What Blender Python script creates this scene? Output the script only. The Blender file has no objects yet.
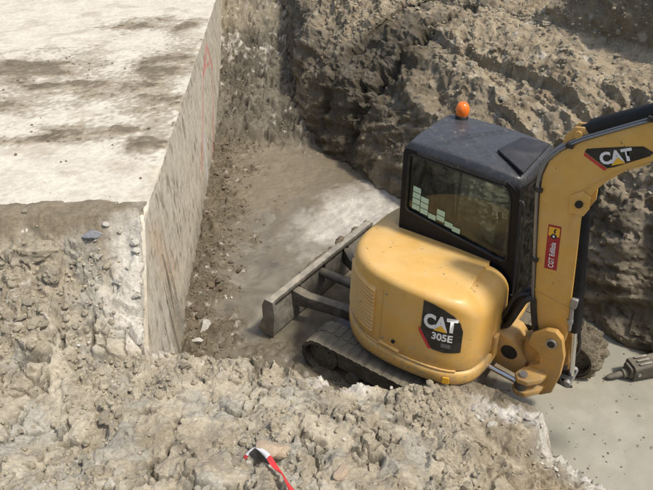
import bpy, bmesh, math, random
import numpy as np
from mathutils import Vector, Matrix, Euler

random.seed(7)
rng = np.random.default_rng(11)
R = math.radians
scene = bpy.context.scene
col = scene.collection

# ------------------------------------------------------------------ camera, sky, sun, exposure
CAM_H = 5.15
cam_d = bpy.data.cameras.new('camera')
cam = bpy.data.objects.new('camera', cam_d)
col.objects.link(cam)
cam_d.sensor_width = 36.0
cam_d.lens = 594.0 / 653.0 * 36.0
cam_d.clip_end = 500
cam_d.clip_start = 0.05
pitch, roll = R(34.6), R(-1.1)
fwd = Vector((0, math.cos(pitch), -math.sin(pitch)))
r0 = Vector((1, 0, 0)); u0 = r0.cross(fwd)
rt = math.cos(roll) * r0 + math.sin(roll) * u0
up = -math.sin(roll) * r0 + math.cos(roll) * u0
cam.matrix_world = Matrix(((rt.x, up.x, -fwd.x, 0), (rt.y, up.y, -fwd.y, 0), (rt.z, up.z, -fwd.z, CAM_H), (0, 0, 0, 1)))
scene.camera = cam

SUN_EL, SUN_AZ = R(61), R(113)          # azimuth measured from +Y (view direction) towards +X
world = bpy.data.worlds.new('World'); scene.world = world
world.use_nodes = True
wn = world.node_tree.nodes; wl = world.node_tree.links
wn.clear()
sky = wn.new('ShaderNodeTexSky'); sky.sky_type = 'NISHITA'; sky.sun_disc = False
sky.sun_elevation = SUN_EL; sky.sun_rotation = SUN_AZ
sky.dust_density = 3.0; sky.air_density = 1.0; sky.ozone_density = 1.0
bg = wn.new('ShaderNodeBackground'); bg.inputs['Strength'].default_value = 0.15
wo = wn.new('ShaderNodeOutputWorld')
wl.new(sky.outputs[0], bg.inputs[0]); wl.new(bg.outputs[0], wo.inputs[0])
sun_d = bpy.data.lights.new('sun', 'SUN'); sun_d.energy = 3.0; sun_d.angle = R(6.0); sun_d.color = (1.0, 0.95, 0.87)
sun = bpy.data.objects.new('sun', sun_d); col.objects.link(sun)
to_sun = Vector((math.sin(SUN_AZ) * math.cos(SUN_EL), math.cos(SUN_AZ) * math.cos(SUN_EL), math.sin(SUN_EL)))
sun.rotation_euler = to_sun.to_track_quat('Z', 'Y').to_euler()
sun.location = to_sun * 30
vs = scene.view_settings
vs.view_transform = 'Standard'; vs.look = 'None'; vs.gamma = 1.0; vs.exposure = 0.2
vs.use_curve_mapping = False

# ------------------------------------------------------------------ numpy noise
_perm = rng.permutation(256).astype(np.int32)
_perm = np.concatenate([_perm, _perm, _perm])
_g = rng.normal(size=(256, 3)); _g /= np.linalg.norm(_g, axis=1)[:, None]
_rv = rng.random((256, 3))

def _h(ix, iy, iz):
    return _perm[_perm[_perm[ix & 255] + (iy & 255)] + (iz & 255)]

def perlin(p):
    i = np.floor(p).astype(np.int32); f = p - i
    u = f * f * f * (f * (f * 6 - 15) + 10)
    out = 0
    for dx in (0, 1):
        wx = u[:, 0] if dx else 1 - u[:, 0]
        for dy in (0, 1):
            wy = u[:, 1] if dy else 1 - u[:, 1]
            for dz in (0, 1):
                wz = u[:, 2] if dz else 1 - u[:, 2]
                g = _g[_h(i[:, 0] + dx, i[:, 1] + dy, i[:, 2] + dz)]
                out = out + wx * wy * wz * (g[:, 0] * (f[:, 0] - dx) + g[:, 1] * (f[:, 1] - dy) + g[:, 2] * (f[:, 2] - dz))
    return out * 1.5

def fbm(p, o=4, gain=0.5, off=0.0):
    a, s = 1.0, 0
    q = p + off
    for k in range(o):
        s = s + a * perlin(q); q = q * 2.03 + 17.3; a *= gain
    return s

def ridged(p, o=4, gain=0.5, off=0.0):
    a, s = 1.0, 0
    q = p + off
    for k in range(o):
        s = s + a * (1 - 2 * np.abs(perlin(q))); q = q * 2.07 + 9.1; a *= gain
    return s

def worley(p, off=0.0):
    """returns F1, F2, random value of the nearest cell"""
    q = p + off
    i = np.floor(q).astype(np.int32)
    f1 = np.full(len(q), 9.0); f2 = f1.copy(); cid = np.zeros(len(q), np.int32)
    for dx in (-1, 0, 1):
        for dy in (-1, 0, 1):
            for dz in (-1, 0, 1):
                c = i + np.array([dx, dy, dz], np.int32)
                h = _h(c[:, 0], c[:, 1], c[:, 2])
                d = np.sqrt((((c + _rv[h]) - q) ** 2).sum(1))
                m = d < f1
                f2 = np.where(m, f1, np.minimum(f2, d))
                cid = np.where(m, h, cid)
                f1 = np.where(m, d, f1)
    return f1, f2, _rv[cid][:, 0]

def lumps(p, off=0.0):
    """rounded clods with sharp valleys, 0..1"""
    f1, f2, c = worley(p, off)
    e = np.clip((f2 - f1) * 1.6, 0, 1)
    return np.sqrt(e) * (0.35 + 0.65 * c)

def facets(p, off=0.0, tilt=0.5):
    """broken angular clods: every cell is a tilted facet with its own height"""
    q = p + off
    i = np.floor(q).astype(np.int32)
    f1 = np.full(len(q), 9.0); f2 = f1.copy(); val = np.zeros(len(q))
    for dx in (-1, 0, 1):
        for dy in (-1, 0, 1):
            for dz in (-1, 0, 1):
                c = i + np.array([dx, dy, dz], np.int32)
                h = _h(c[:, 0], c[:, 1], c[:, 2]); dv = q - (c + _rv[h])
                d = np.sqrt((dv ** 2).sum(1)); m = d < f1
                f2 = np.where(m, f1, np.minimum(f2, d))
                val = np.where(m, _rv[h, 1] + tilt * (dv * _g[h]).sum(1), val)
                f1 = np.where(m, d, f1)
    return val * np.clip((f2 - f1) * 9, 0.35, 1)

def sstep(a, b, x):
    t = np.clip((x - a) / (b - a), 0, 1)
    return t * t * (3 - 2 * t)

def mixc(a, b, t):
    return a + (np.asarray(b) - a) * t[:, None]

# ------------------------------------------------------------------ object helpers
def tag(o, label=None, cat=None, group=None, kind=None):
    if label: o['label'] = label
    if cat: o['category'] = cat
    if group: o['group'] = group
    if kind: o['kind'] = kind
    return o

def link(name, me, mat, parent=None):
    o = bpy.data.objects.new(name, me); col.objects.link(o)
    if mat is not None and not me.materials: me.materials.append(mat)
    if parent is not None: o.parent = parent
    return o

def np_mesh(name, V, F, smooth=True, colors=None, sharp=0):
    """V (n,3) floats, F (m,3|4) ints"""
    me = bpy.data.meshes.new(name)
    n, m, k = len(V), len(F), F.shape[1]
    me.vertices.add(n); me.vertices.foreach_set('co', np.ascontiguousarray(V, np.float32).ravel())
    me.loops.add(m * k); me.loops.foreach_set('vertex_index', np.ascontiguousarray(F, np.int32).ravel())
    me.polygons.add(m)
    me.polygons.foreach_set('loop_start', np.arange(0, m * k, k, dtype=np.int32))
    me.polygons.foreach_set('use_smooth', np.full(m, smooth))
    me.update(calc_edges=True)
    if colors is not None:
        a = me.color_attributes.new('soil', 'FLOAT_COLOR', 'POINT')
        a.data.foreach_set('color', np.ascontiguousarray(colors, np.float32).ravel())
    me.validate()
    if sharp: me.set_sharp_from_angle(angle=R(sharp))
    return me

def grid_faces(nu, nv):
    a = np.arange(nu * nv).reshape(nu, nv)
    return np.stack([a[:-1, :-1].ravel(), a[1:, :-1].ravel(), a[1:, 1:].ravel(), a[:-1, 1:].ravel()], 1)

def grid_normals(P, nu, nv):
    G = P.reshape(nu, nv, 3)
    n = np.cross(np.gradient(G, axis=0), np.gradient(G, axis=1))
    n /= np.linalg.norm(n, axis=2)[..., None] + 1e-9
    return n.reshape(-1, 3)

class MB:
    def __init__(s): s.v = []; s.f = []
    def add(s, vs, fs):
        b = len(s.v); s.v += [tuple(v) for v in vs]; s.f += [tuple(i + b for i in f) for f in fs]; return s
    def box(s, x0, x1, y0, y1, z0, z1):
        return s.add([(x0, y0, z0), (x1, y0, z0), (x1, y1, z0), (x0, y1, z0), (x0, y0, z1), (x1, y0, z1), (x1, y1, z1), (x0, y1, z1)],
                     [(0, 3, 2, 1), (4, 5, 6, 7), (0, 1, 5, 4), (1, 2, 6, 5), (2, 3, 7, 6), (3, 0, 4, 7)])
    def prism(s, pts, a0, a1, axis='y'):
        def P(u, v, a): return {'y': (u, a, v), 'x': (a, u, v), 'z': (u, v, a)}[axis]
        n = len(pts)
        vs = [P(u, v, a0) for u, v in pts] + [P(u, v, a1) for u, v in pts]
        return s.add(vs, [tuple(range(n)), tuple(range(2 * n - 1, n - 1, -1))] + [(i, (i + 1) % n, n + (i + 1) % n, n + i) for i in range(n)])
    def frame(s, outer, inner, a0, a1, axis='y'):
        def P(u, v, a): return {'y': (u, a, v), 'x': (a, u, v), 'z': (u, v, a)}[axis]
        n = len(outer)
        vs = [P(*p, a) for a in (a0, a1) for L in (outer, inner) for p in L]
        fs = []
        for i in range(n):
            j = (i + 1) % n
            fs += [(i, j, n + j, n + i), (2 * n + i, 3 * n + i, 3 * n + j, 2 * n + j), (i, 2 * n + i, 2 * n + j, j), (n + i, n + j, 3 * n + j, 3 * n + i)]
        return s.add(vs, fs)
    def tube(s, path, r, n=10, caps=True):
        path = [Vector(p) for p in path]
        rr = r if isinstance(r, (list, tuple)) else [r] * len(path)
        T = [(path[min(i + 1, len(path) - 1)] - path[max(i - 1, 0)]).normalized() for i in range(len(path))]
        a = Vector((0, 0, 1)) if abs(T[0].z) < 0.9 else Vector((1, 0, 0))
        N = (a - T[0] * a.dot(T[0])).normalized()
        vs = []; fs = []
        for i, p in enumerate(path):
            N = (N - T[i] * N.dot(T[i])).normalized(); B = T[i].cross(N)
            for k in range(n):
                t = 2 * math.pi * k / n
                vs.append(p + (N * math.cos(t) + B * math.sin(t)) * rr[i])
        for i in range(len(path) - 1):
            for k in range(n):
                fs.append((i * n + k, i * n + (k + 1) % n, (i + 1) * n + (k + 1) % n, (i + 1) * n + k))
        if caps:
            fs.append(tuple(range(n - 1, -1, -1))); fs.append(tuple((len(path) - 1) * n + k for k in range(n)))
        return s.add(vs, fs)
    def cyl(s, p0, p1, r, n=20): return s.tube([p0, p1], r, n)
    def lathe(s, prof, c, axis='z', n=28):
        vs = []; fs = []
        for r, h in prof:
            for k in range(n):
                t = 2 * math.pi * k / n; a, b = r * math.cos(t), r * math.sin(t)
                vs.append({'z': (c[0] + a, c[1] + b, c[2] + h), 'y': (c[0] + a, c[1] + h, c[2] + b), 'x': (c[0] + h, c[1] + a, c[2] + b)}[axis])
        for i in range(len(prof) - 1):
            for k in range(n):
                fs.append((i * n + k, i * n + (k + 1) % n, (i + 1) * n + (k + 1) % n, (i + 1) * n + k))
        fs.append(tuple(range(n - 1, -1, -1))); fs.append(tuple((len(prof) - 1) * n + k for k in range(n)))
        return s.add(vs, fs)
    def build(s, name, mat, parent=None, bevel=0.0, seg=2, angle=38, xf=None):
        me = bpy.data.meshes.new(name)
        bm = bmesh.new()
        vv = [bm.verts.new(xf(Vector(v)) if xf else v) for v in s.v]
        for f in s.f:
            try: bm.faces.new([vv[i] for i in f])
            except ValueError: pass
        bmesh.ops.recalc_face_normals(bm, faces=bm.faces)
        if bevel > 0:
            ed = [e for e in bm.edges if len(e.link_faces) == 2 and e.calc_face_angle(0) > R(30)]
            bmesh.ops.bevel(bm, geom=ed, offset=bevel, segments=seg, profile=0.6, affect='EDGES', clamp_overlap=True)
        for f in bm.faces: f.smooth = True
        bm.normal_update()
        for e in bm.edges:
            e.smooth = not (len(e.link_faces) == 2 and e.calc_face_angle(0) > R(angle))
        bm.to_mesh(me); bm.free()
        return link(name, me, mat, parent)

def rrect(x0, x1, y0, y1, r, n=5):
    pts = []
    rs = r if isinstance(r, (list, tuple)) else [r] * 4     # BL, BR, TR, TL
    for (cx, cy, a0, rad) in ((x0, y0, 180, rs[0]), (x1, y0, 270, rs[1]), (x1, y1, 0, rs[2]), (x0, y1, 90, rs[3])):
        sx = 1 if cx == x0 else -1; sy = 1 if cy == y0 else -1
        for k in range(n + 1):
            t = R(a0 + 90 * k / n)
            pts.append((cx + sx * rad + rad * math.cos(t), cy + sy * rad + rad * math.sin(t)))
    return pts

def smooth_path(pts, n=6):
    P = [Vector(p) for p in pts]; out = []
    for i in range(len(P) - 1):
        a, b, c, d = P[max(i - 1, 0)], P[i], P[i + 1], P[min(i + 2, len(P) - 1)]
        for k in range(n):
            t = k / n
            out.append(0.5 * ((2 * b) + (c - a) * t + (2 * a - 5 * b + 4 * c - d) * t * t + (3 * b - a - 3 * c + d) * t ** 3))
    out.append(P[-1]); return out

# ------------------------------------------------------------------ materials
def new_mat(name):
    m = bpy.data.materials.new(name); m.use_nodes = True
    nt = m.node_tree; b = nt.nodes['Principled BSDF']
    return m, nt, b

def N(nt, t, **kw):
    n = nt.nodes.new(t)
    for k, v in kw.items():
        if k in n.inputs: n.inputs[k].default_value = v
        else: setattr(n, k, v)
    return n

def noise(nt, scale, detail=4, rough=0.6, vec=None, dist=0.0):
    n = N(nt, 'ShaderNodeTexNoise'); n.inputs['Scale'].default_value = scale
    n.inputs['Detail'].default_value = detail; n.inputs['Roughness'].default_value = rough; n.inputs['Distortion'].default_value = dist
    if vec is not None: nt.links.new(vec, n.inputs['Vector'])
    return n

def ramp(nt, src, stops):
    r = N(nt, 'ShaderNodeValToRGB')
    e = r.color_ramp.elements
    while len(e) < len(stops): e.new(0.5)
    for i, (p, c) in enumerate(stops):
        e[i].position = p; e[i].color = c if len(c) == 4 else (*c, 1)
    nt.links.new(src, r.inputs[0]); return r

def mixrgb(nt, a, b, fac, mode='MIX'):
    m = N(nt, 'ShaderNodeMix'); m.data_type = 'RGBA'; m.blend_type = mode
    for s, v in ((6, a), (7, b), (0, fac)):
        if hasattr(v, 'is_linked') or hasattr(v, 'links'): nt.links.new(v, m.inputs[s])
        elif s == 0: m.inputs[0].default_value = v
        else: m.inputs[s].default_value = (*v, 1)
    return m.outputs[2]

def math_node(nt, op, a, b=None):
    m = N(nt, 'ShaderNodeMath'); m.operation = op
    for i, v in enumerate((a, b)):
        if v is None: continue
        if hasattr(v, 'links'): nt.links.new(v, m.inputs[i])
        else: m.inputs[i].default_value = v
    return m.outputs[0]

def soil_mat(name, use_attr=True, base=(0.4, 0.34, 0.24), bump=0.5, var=0.35, fine=90.0):
    m, nt, b = new_mat(name)
    tc = N(nt, 'ShaderNodeTexCoord'); v = tc.outputs['Object']
    n1 = noise(nt, 5.5, 6, 0.65, v, 0.4); n2 = noise(nt, 38, 5, 0.7, v); n3 = noise(nt, fine * 2, 3, 0.7, v)
    if use_attr:
        at = N(nt, 'ShaderNodeVertexColor'); at.layer_name = 'soil'
        c = at.outputs['Color']
    else:
        rgb = N(nt, 'ShaderNodeRGB'); rgb.outputs[0].default_value = (*base, 1); c = rgb.outputs[0]
        oi = N(nt, 'ShaderNodeObjectInfo')
        rr = ramp(nt, oi.outputs['Random'], [(0.0, (0.88, 0.88, 0.9)), (0.6, (1.0, 1.0, 0.98)), (1.0, (1.12, 1.12, 1.1))])
        c = mixrgb(nt, c, rr.outputs[0], 1.0, 'MULTIPLY')
    g = 1 - var
    r1 = ramp(nt, n1.outputs[0], [(0.25, (g, g * 0.98, g * 0.95)), (0.75, (1 + var * .7, 1 + var * .7, 1 + var * .65))])
    r2 = ramp(nt, n2.outputs[0], [(0.3, (0.78, 0.77, 0.75)), (0.7, (1.2, 1.2, 1.2))])
    r3 = ramp(nt, n3.outputs[0], [(0.3, (0.82, 0.82, 0.82)), (0.7, (1.17, 1.17, 1.17))])
    vf = math_node(nt, 'SUBTRACT', 1.0, math_node(nt, 'MULTIPLY', at.outputs['Alpha'], 0.85)) if use_attr else 1.0
    c = mixrgb(nt, c, r1.outputs[0], vf, 'MULTIPLY'); c = mixrgb(nt, c, r2.outputs[0], vf, 'MULTIPLY'); c = mixrgb(nt, c, r3.outputs[0], vf, 'MULTIPLY')
    nt.links.new(c, b.inputs['Base Color'])
    if use_attr:
        wet = at.outputs['Alpha']
        nt.links.new(math_node(nt, 'SUBTRACT', 0.97, math_node(nt, 'MULTIPLY', wet, 0.82)), b.inputs['Roughness'])
    else: b.inputs['Roughness'].default_value = 0.95
    b.inputs['Specular IOR Level'].default_value = 0.3
    vo = N(nt, 'ShaderNodeTexVoronoi'); vo.feature = 'F1'; vo.inputs['Scale'].default_value = 55; vo.inputs['Detail'].default_value = 2.0
    vw = mixrgb(nt, v, n2.outputs['Color'], 0.02, 'ADD'); nt.links.new(vw, vo.inputs['Vector'])
    hgt = math_node(nt, 'ADD', math_node(nt, 'MULTIPLY', n2.outputs[0], 0.45), math_node(nt, 'MULTIPLY', n3.outputs[0], 0.5))
    hgt = math_node(nt, 'SUBTRACT', hgt, math_node(nt, 'MULTIPLY', vo.outputs['Distance'], 0.28))
    bp = N(nt, 'ShaderNodeBump'); bp.inputs['Distance'].default_value = 0.03
    if use_attr: nt.links.new(math_node(nt, 'MULTIPLY', math_node(nt, 'SUBTRACT', 1.0, math_node(nt, 'MULTIPLY', wet, 0.9)), bump), bp.inputs['Strength'])
    else: bp.inputs['Strength'].default_value = bump
    nt.links.new(hgt, bp.inputs['Height']); nt.links.new(bp.outputs[0], b.inputs['Normal'])
    return m

def paint_mat(name, base, rough=0.4, dust=(0.42, 0.35, 0.24), amount=0.35, metallic=0.0, coat=0.0, scale=7.0, topdust=0.25, chips=0.0, splash=0.0):
    """paint with dust specks, scuffs and dust lying on upward faces"""
    m, nt, b = new_mat(name)
    tc = N(nt, 'ShaderNodeTexCoord'); v = tc.outputs['Object']
    a1 = noise(nt, scale, 6, 0.7, v, 0.6); a2 = noise(nt, scale * 9, 4, 0.7, v); a3 = noise(nt, scale * 2.3, 3, 0.55, v)
    f1 = ramp(nt, a1.outputs[0], [(0.45, (0, 0, 0)), (0.78, (1, 1, 1))]).outputs[0]
    f2 = ramp(nt, a2.outputs[0], [(0.55, (0, 0, 0)), (0.75, (1, 1, 1))]).outputs[0]
    geo = N(nt, 'ShaderNodeNewGeometry'); sep = N(nt, 'ShaderNodeSeparateXYZ'); nt.links.new(geo.outputs['True Normal'], sep.inputs[0])
    upf = math_node(nt, 'MULTIPLY', math_node(nt, 'MAXIMUM', sep.outputs[2], 0.0), topdust)
    f = math_node(nt, 'ADD', math_node(nt, 'MULTIPLY', f1, amount), math_node(nt, 'MULTIPLY', f2, amount * 0.35))
    f = math_node(nt, 'ADD', f, math_node(nt, 'MULTIPLY', upf, math_node(nt, 'ADD', a3.outputs[0], 0.2)))
    f = math_node(nt, 'MINIMUM', f, 0.95)
    tone = ramp(nt, a3.outputs[0], [(0.3, tuple(x * 0.93 for x in base)), (0.7, tuple(min(1, x * 1.05) for x in base))]).outputs[0]
    cc_ = mixrgb(nt, tone, dust, f)
    if chips > 0:
        k1 = noise(nt, 23, 2, 0.5, v, 0.8); k2 = noise(nt, 2.2, 2, 0.5, v)
        kf = math_node(nt, 'MULTIPLY', ramp(nt, k1.outputs[0], [(0.70, (0, 0, 0)), (0.74, (1, 1, 1))]).outputs[0], ramp(nt, k2.outputs[0], [(0.45, (0, 0, 0)), (0.6, (1, 1, 1))]).outputs[0])
        cc_ = mixrgb(nt, cc_, (0.10, 0.075, 0.05), math_node(nt, 'MULTIPLY', kf, chips))
        s1 = noise(nt, 9, 5, 0.75, v, 1.5)
        cc_ = mixrgb(nt, cc_, (0.62, 0.50, 0.30), math_node(nt, 'MULTIPLY', ramp(nt, s1.outputs[0], [(0.60, (0, 0, 0)), (0.72, (1, 1, 1))]).outputs[0], chips * 0.45))
    if splash > 0:
        sz = N(nt, 'ShaderNodeSeparateXYZ'); nt.links.new(v, sz.inputs[0])
        zf = N(nt, 'ShaderNodeMapRange'); zf.inputs['From Min'].default_value = 1.15; zf.inputs['From Max'].default_value = 0.6
        nt.links.new(sz.outputs[2], zf.inputs['Value'])
        sp = ramp(nt, noise(nt, 16, 5, 0.75, v, 1.0).outputs[0], [(0.46, (0, 0, 0)), (0.63, (1, 1, 1))]).outputs[0]
        cc_ = mixrgb(nt, cc_, (0.34, 0.28, 0.19), math_node(nt, 'MULTIPLY', math_node(nt, 'MULTIPLY', sp, zf.outputs[0]), splash))
    nt.links.new(cc_, b.inputs['Base Color'])
    nt.links.new(math_node(nt, 'ADD', math_node(nt, 'MULTIPLY', f, 0.4), rough), b.inputs['Roughness'])
    b.inputs['Metallic'].default_value = metallic; b.inputs['Coat Weight'].default_value = coat; b.inputs['Coat Roughness'].default_value = 0.25
    bp = N(nt, 'ShaderNodeBump'); bp.inputs['Strength'].default_value = 0.12; bp.inputs['Distance'].default_value = 0.004
    nt.links.new(a2.outputs[0], bp.inputs['Height']); nt.links.new(bp.outputs[0], b.inputs['Normal'])
    return m

M = {}
M['soil'] = soil_mat('soil')
M['clod'] = soil_mat('dry_clod', False, (0.41, 0.362, 0.27), bump=0.6)
M['clod_dark'] = soil_mat('brown_clod', False, (0.22, 0.18, 0.125), bump=0.7)
M['clod_pale'] = soil_mat('chalky_clod', False, (0.64, 0.61, 0.54), bump=0.6, var=0.2)
M['stone_grey'] = soil_mat('grey_stone', False, (0.30, 0.31, 0.33), bump=0.5, var=0.2)
M['stone_tan'] = soil_mat('tan_stone', False, (0.43, 0.34, 0.25), bump=0.3, var=0.2)
M['yellow'] = paint_mat('yellow_paint', (0.68, 0.385, 0.080), 0.38, dust=(0.62, 0.47, 0.25), amount=0.5, coat=0.15, scale=3.0, topdust=0.3, chips=0.95, splash=0.85)
M['yellow_dirty'] = paint_mat('yellow_paint_dirty', (0.58, 0.325, 0.075), 0.42, dust=(0.34, 0.26, 0.15), amount=0.4, scale=6.0, chips=0.9, splash=0.8)
M['black'] = paint_mat('black_paint', (0.008, 0.008, 0.009), 0.5, dust=(0.10, 0.09, 0.075), amount=0.10, coat=0.1, scale=5.0, topdust=0.12)
M['black'].node_tree.nodes['Principled BSDF'].inputs['Specular IOR Level'].default_value = 0.25; M['black'].node_tree.nodes['Principled BSDF'].inputs['Coat Weight'].default_value = 0.0
M['roof'] = paint_mat('roof_paint', (0.022, 0.023, 0.026), 0.33, dust=(0.20, 0.195, 0.19), amount=0.16, scale=14.0, topdust=0.22, chips=0.7)
M['hatch'] = paint_mat('hatch_cover', (0.018, 0.017, 0.018), 0.45, dust=(0.13, 0.115, 0.10), amount=0.3, scale=4.0, topdust=0.1)
M['rubber'] = paint_mat('hose_rubber', (0.012, 0.012, 0.012), 0.5, dust=(0.2, 0.17, 0.12), amount=0.2, scale=8.0, topdust=0.1)
M['track'] = paint_mat('muddy_track', (0.035, 0.03, 0.024), 0.7, dust=(0.19, 0.165, 0.115), amount=0.8, scale=4.0, topdust=0.95)
M['mud_metal'] = paint_mat('muddy_steel', (0.06, 0.052, 0.042), 0.6, dust=(0.215, 0.188, 0.135), amount=0.9, scale=5.0, topdust=0.6)
M['blade_top'] = paint_mat('muddy_blade', (0.14, 0.13, 0.11), 0.5, dust=(0.40, 0.355, 0.27), amount=0.9, scale=6.0, topdust=0.7)
M['pipe'] = paint_mat('grey_pipe', (0.22, 0.23, 0.24), 0.35, dust=(0.35, 0.3, 0.22), amount=0.25, metallic=0.6, scale=7.0)
M['chrome'] = paint_mat('chrome_rod', (0.7, 0.7, 0.7), 0.15, amount=0.1, metallic=1.0, topdust=0.1)
M['steel'] = paint_mat('bare_steel', (0.38, 0.38, 0.37), 0.4, dust=(0.3, 0.27, 0.2), amount=0.5, metallic=0.7, scale=8.0)
M['dark_hole'] = paint_mat('black_grease_and_hole_dark', (0.008, 0.008, 0.008), 0.5, amount=0.05, topdust=0.0)  # greasy black, also laid on discs as the dark inside of holes
def flat_mat(name, c, rough=0.45):
    return paint_mat(name, c, rough, dust=(0.4, 0.34, 0.25), amount=0.12, scale=9.0, topdust=0.05)
M['d_black'] = flat_mat('decal_black', (0.012, 0.012, 0.012), 0.3)
M['d_white'] = flat_mat('decal_white', (0.78, 0.78, 0.76))
M['d_red'] = flat_mat('decal_red', (0.55, 0.03, 0.035))
M['d_dred'] = flat_mat('sticker_red', (0.36, 0.012, 0.018))
M['d_yellow'] = flat_mat('decal_yellow', (0.85, 0.47, 0.03))
M['d_grey'] = flat_mat('decal_grey', (0.12, 0.12, 0.12))
M['d_mint'] = flat_mat('sticker_mint', (0.42, 0.62, 0.47))
M['seat'] = flat_mat('seat_fabric', (0.03, 0.03, 0.032), 0.9)
M['trim'] = flat_mat('cab_trim', (0.045, 0.034, 0.026), 0.7)
M['mud'] = soil_mat('caked_mud', False, (0.27, 0.23, 0.16), bump=0.9)
M['tape_white'] = flat_mat('tape_white', (0.8, 0.8, 0.78), 0.35)
M['tape_red'] = flat_mat('tape_red', (0.62, 0.03, 0.035), 0.35)

def glass_mat():
    m, nt, b = new_mat('cab_glass')
    nt.nodes.remove(b); out = nt.nodes['Material Output']
    tr = N(nt, 'ShaderNodeBsdfTransparent'); tr.inputs[0].default_value = (0.86, 0.91, 0.88, 1)
    gl = N(nt, 'ShaderNodeBsdfGlossy'); gl.inputs['Roughness'].default_value = 0.02
    df = N(nt, 'ShaderNodeBsdfDiffuse'); df.inputs[0].default_value = (0.40, 0.36, 0.28, 1)
    fr = N(nt, 'ShaderNodeFresnel'); fr.inputs[0].default_value = 1.36
    mx = N(nt, 'ShaderNodeMixShader'); nt.links.new(fr.outputs[0], mx.inputs[0]); nt.links.new(tr.outputs[0], mx.inputs[1]); nt.links.new(gl.outputs[0], mx.inputs[2])
    tc = N(nt, 'ShaderNodeTexCoord'); n = noise(nt, 14, 6, 0.7, tc.outputs['Object'], 0.5)
    rr = ramp(nt, n.outputs[0], [(0.45, (0.01, 0.01, 0.01)), (0.85, (0.13, 0.13, 0.13))])
    m2 = N(nt, 'ShaderNodeMixShader'); nt.links.new(rr.outputs[0], m2.inputs[0]); nt.links.new(mx.outputs[0], m2.inputs[1]); nt.links.new(df.outputs[0], m2.inputs[2])
    nt.links.new(m2.outputs[0], out.inputs[0]); return m
M['glass'] = glass_mat()

def amber_mat():
    m, nt, b = new_mat('amber_lens')
    tc = N(nt, 'ShaderNodeTexCoord'); n = noise(nt, 30, 4, 0.6, tc.outputs['Object'])
    r = ramp(nt, n.outputs[0], [(0.3, (0.75, 0.13, 0.01)), (0.7, (0.95, 0.25, 0.03))]); nt.links.new(r.outputs[0], b.inputs['Base Color'])
    b.inputs['Roughness'].default_value = 0.2; b.inputs['Subsurface Weight'].default_value = 0.3; b.inputs['Subsurface Radius'].default_value = (0.05, 0.02, 0.005)
    return m
M['amber'] = amber_mat()

def concrete_mat():
    m, nt, b = new_mat('concrete')
    tc = N(nt, 'ShaderNodeTexCoord'); v = tc.outputs['Object']
    at = N(nt, 'ShaderNodeVertexColor'); at.layer_name = 'soil'
    n1 = noise(nt, 3, 7, 0.68, v, 0.5); n2 = noise(nt, 60, 4, 0.7, v); n3 = noise(nt, 14, 5, 0.65, v)
    c = mixrgb(nt, at.outputs['Color'], ramp(nt, n1.outputs[0], [(0.3, (0.82, 0.81, 0.79)), (0.7, (1.1, 1.1, 1.08))]).outputs[0], 1.0, 'MULTIPLY')
    c = mixrgb(nt, c, ramp(nt, n2.outputs[0], [(0.3, (0.88, 0.88, 0.87)), (0.7, (1.08, 1.08, 1.08))]).outputs[0], 1.0, 'MULTIPLY')
    c = mixrgb(nt, c, ramp(nt, n3.outputs[0], [(0.32, (0.85, 0.83, 0.8)), (0.6, (1.04, 1.04, 1.04))]).outputs[0], 1.0, 'MULTIPLY')
    nt.links.new(c, b.inputs['Base Color']); b.inputs['Roughness'].default_value = 0.92
    bp = N(nt, 'ShaderNodeBump'); bp.inputs['Strength'].default_value = 0.35; bp.inputs['Distance'].default_value = 0.02
    nt.links.new(math_node(nt, 'ADD', n3.outputs[0], math_node(nt, 'MULTIPLY', n2.outputs[0], 0.3)), bp.inputs['Height']); nt.links.new(bp.outputs[0], b.inputs['Normal'])
    return m
M['concrete'] = concrete_mat()

def water_mat():
    m, nt, b = new_mat('muddy_water')
    tc = N(nt, 'ShaderNodeTexCoord'); v = tc.outputs['Object']
    n1 = noise(nt, 1.6, 6, 0.6, v, 1.2); n2 = noise(nt, 9, 4, 0.6, v, 0.5)
    c = ramp(nt, n1.outputs[0], [(0.33, (0.115, 0.10, 0.075)), (0.5, (0.17, 0.15, 0.11)), (0.66, (0.25, 0.22, 0.16))]).outputs[0]
    nt.links.new(c, b.inputs['Base Color']); b.inputs['Roughness'].default_value = 0.05; b.inputs['IOR'].default_value = 1.4
    bp = N(nt, 'ShaderNodeBump'); bp.inputs['Strength'].default_value = 0.06; bp.inputs['Distance'].default_value = 0.02
    nt.links.new(n2.outputs[0], bp.inputs['Height']); nt.links.new(bp.outputs[0], b.inputs['Normal'])
    return m
M['water'] = water_mat()
# ------------------------------------------------------------------ terrain
SLAB_Z = 2.08
def wall_x(y): return -1.80 - 0.068 * (y - 5.2)

def ramp_z(y):
    return np.where(y < 14.2, 0.26 * np.clip(y - 11.1, 0, None), 0.806 + 0.42 * (y - 14.2))

PALE = np.array([0.405, 0.36, 0.275]); CHALK = np.array([0.60, 0.565, 0.49]); BROWN = np.array([0.225, 0.185, 0.125])
WETCLAY_SHADE = np.array([0.085, 0.07, 0.046]); GREY = np.array([0.36, 0.345, 0.295]); SLURRY = np.array([0.42, 0.405, 0.325])
MUD = np.array([0.135, 0.112, 0.075]); SAND = np.array([0.205, 0.172, 0.117])

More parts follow.
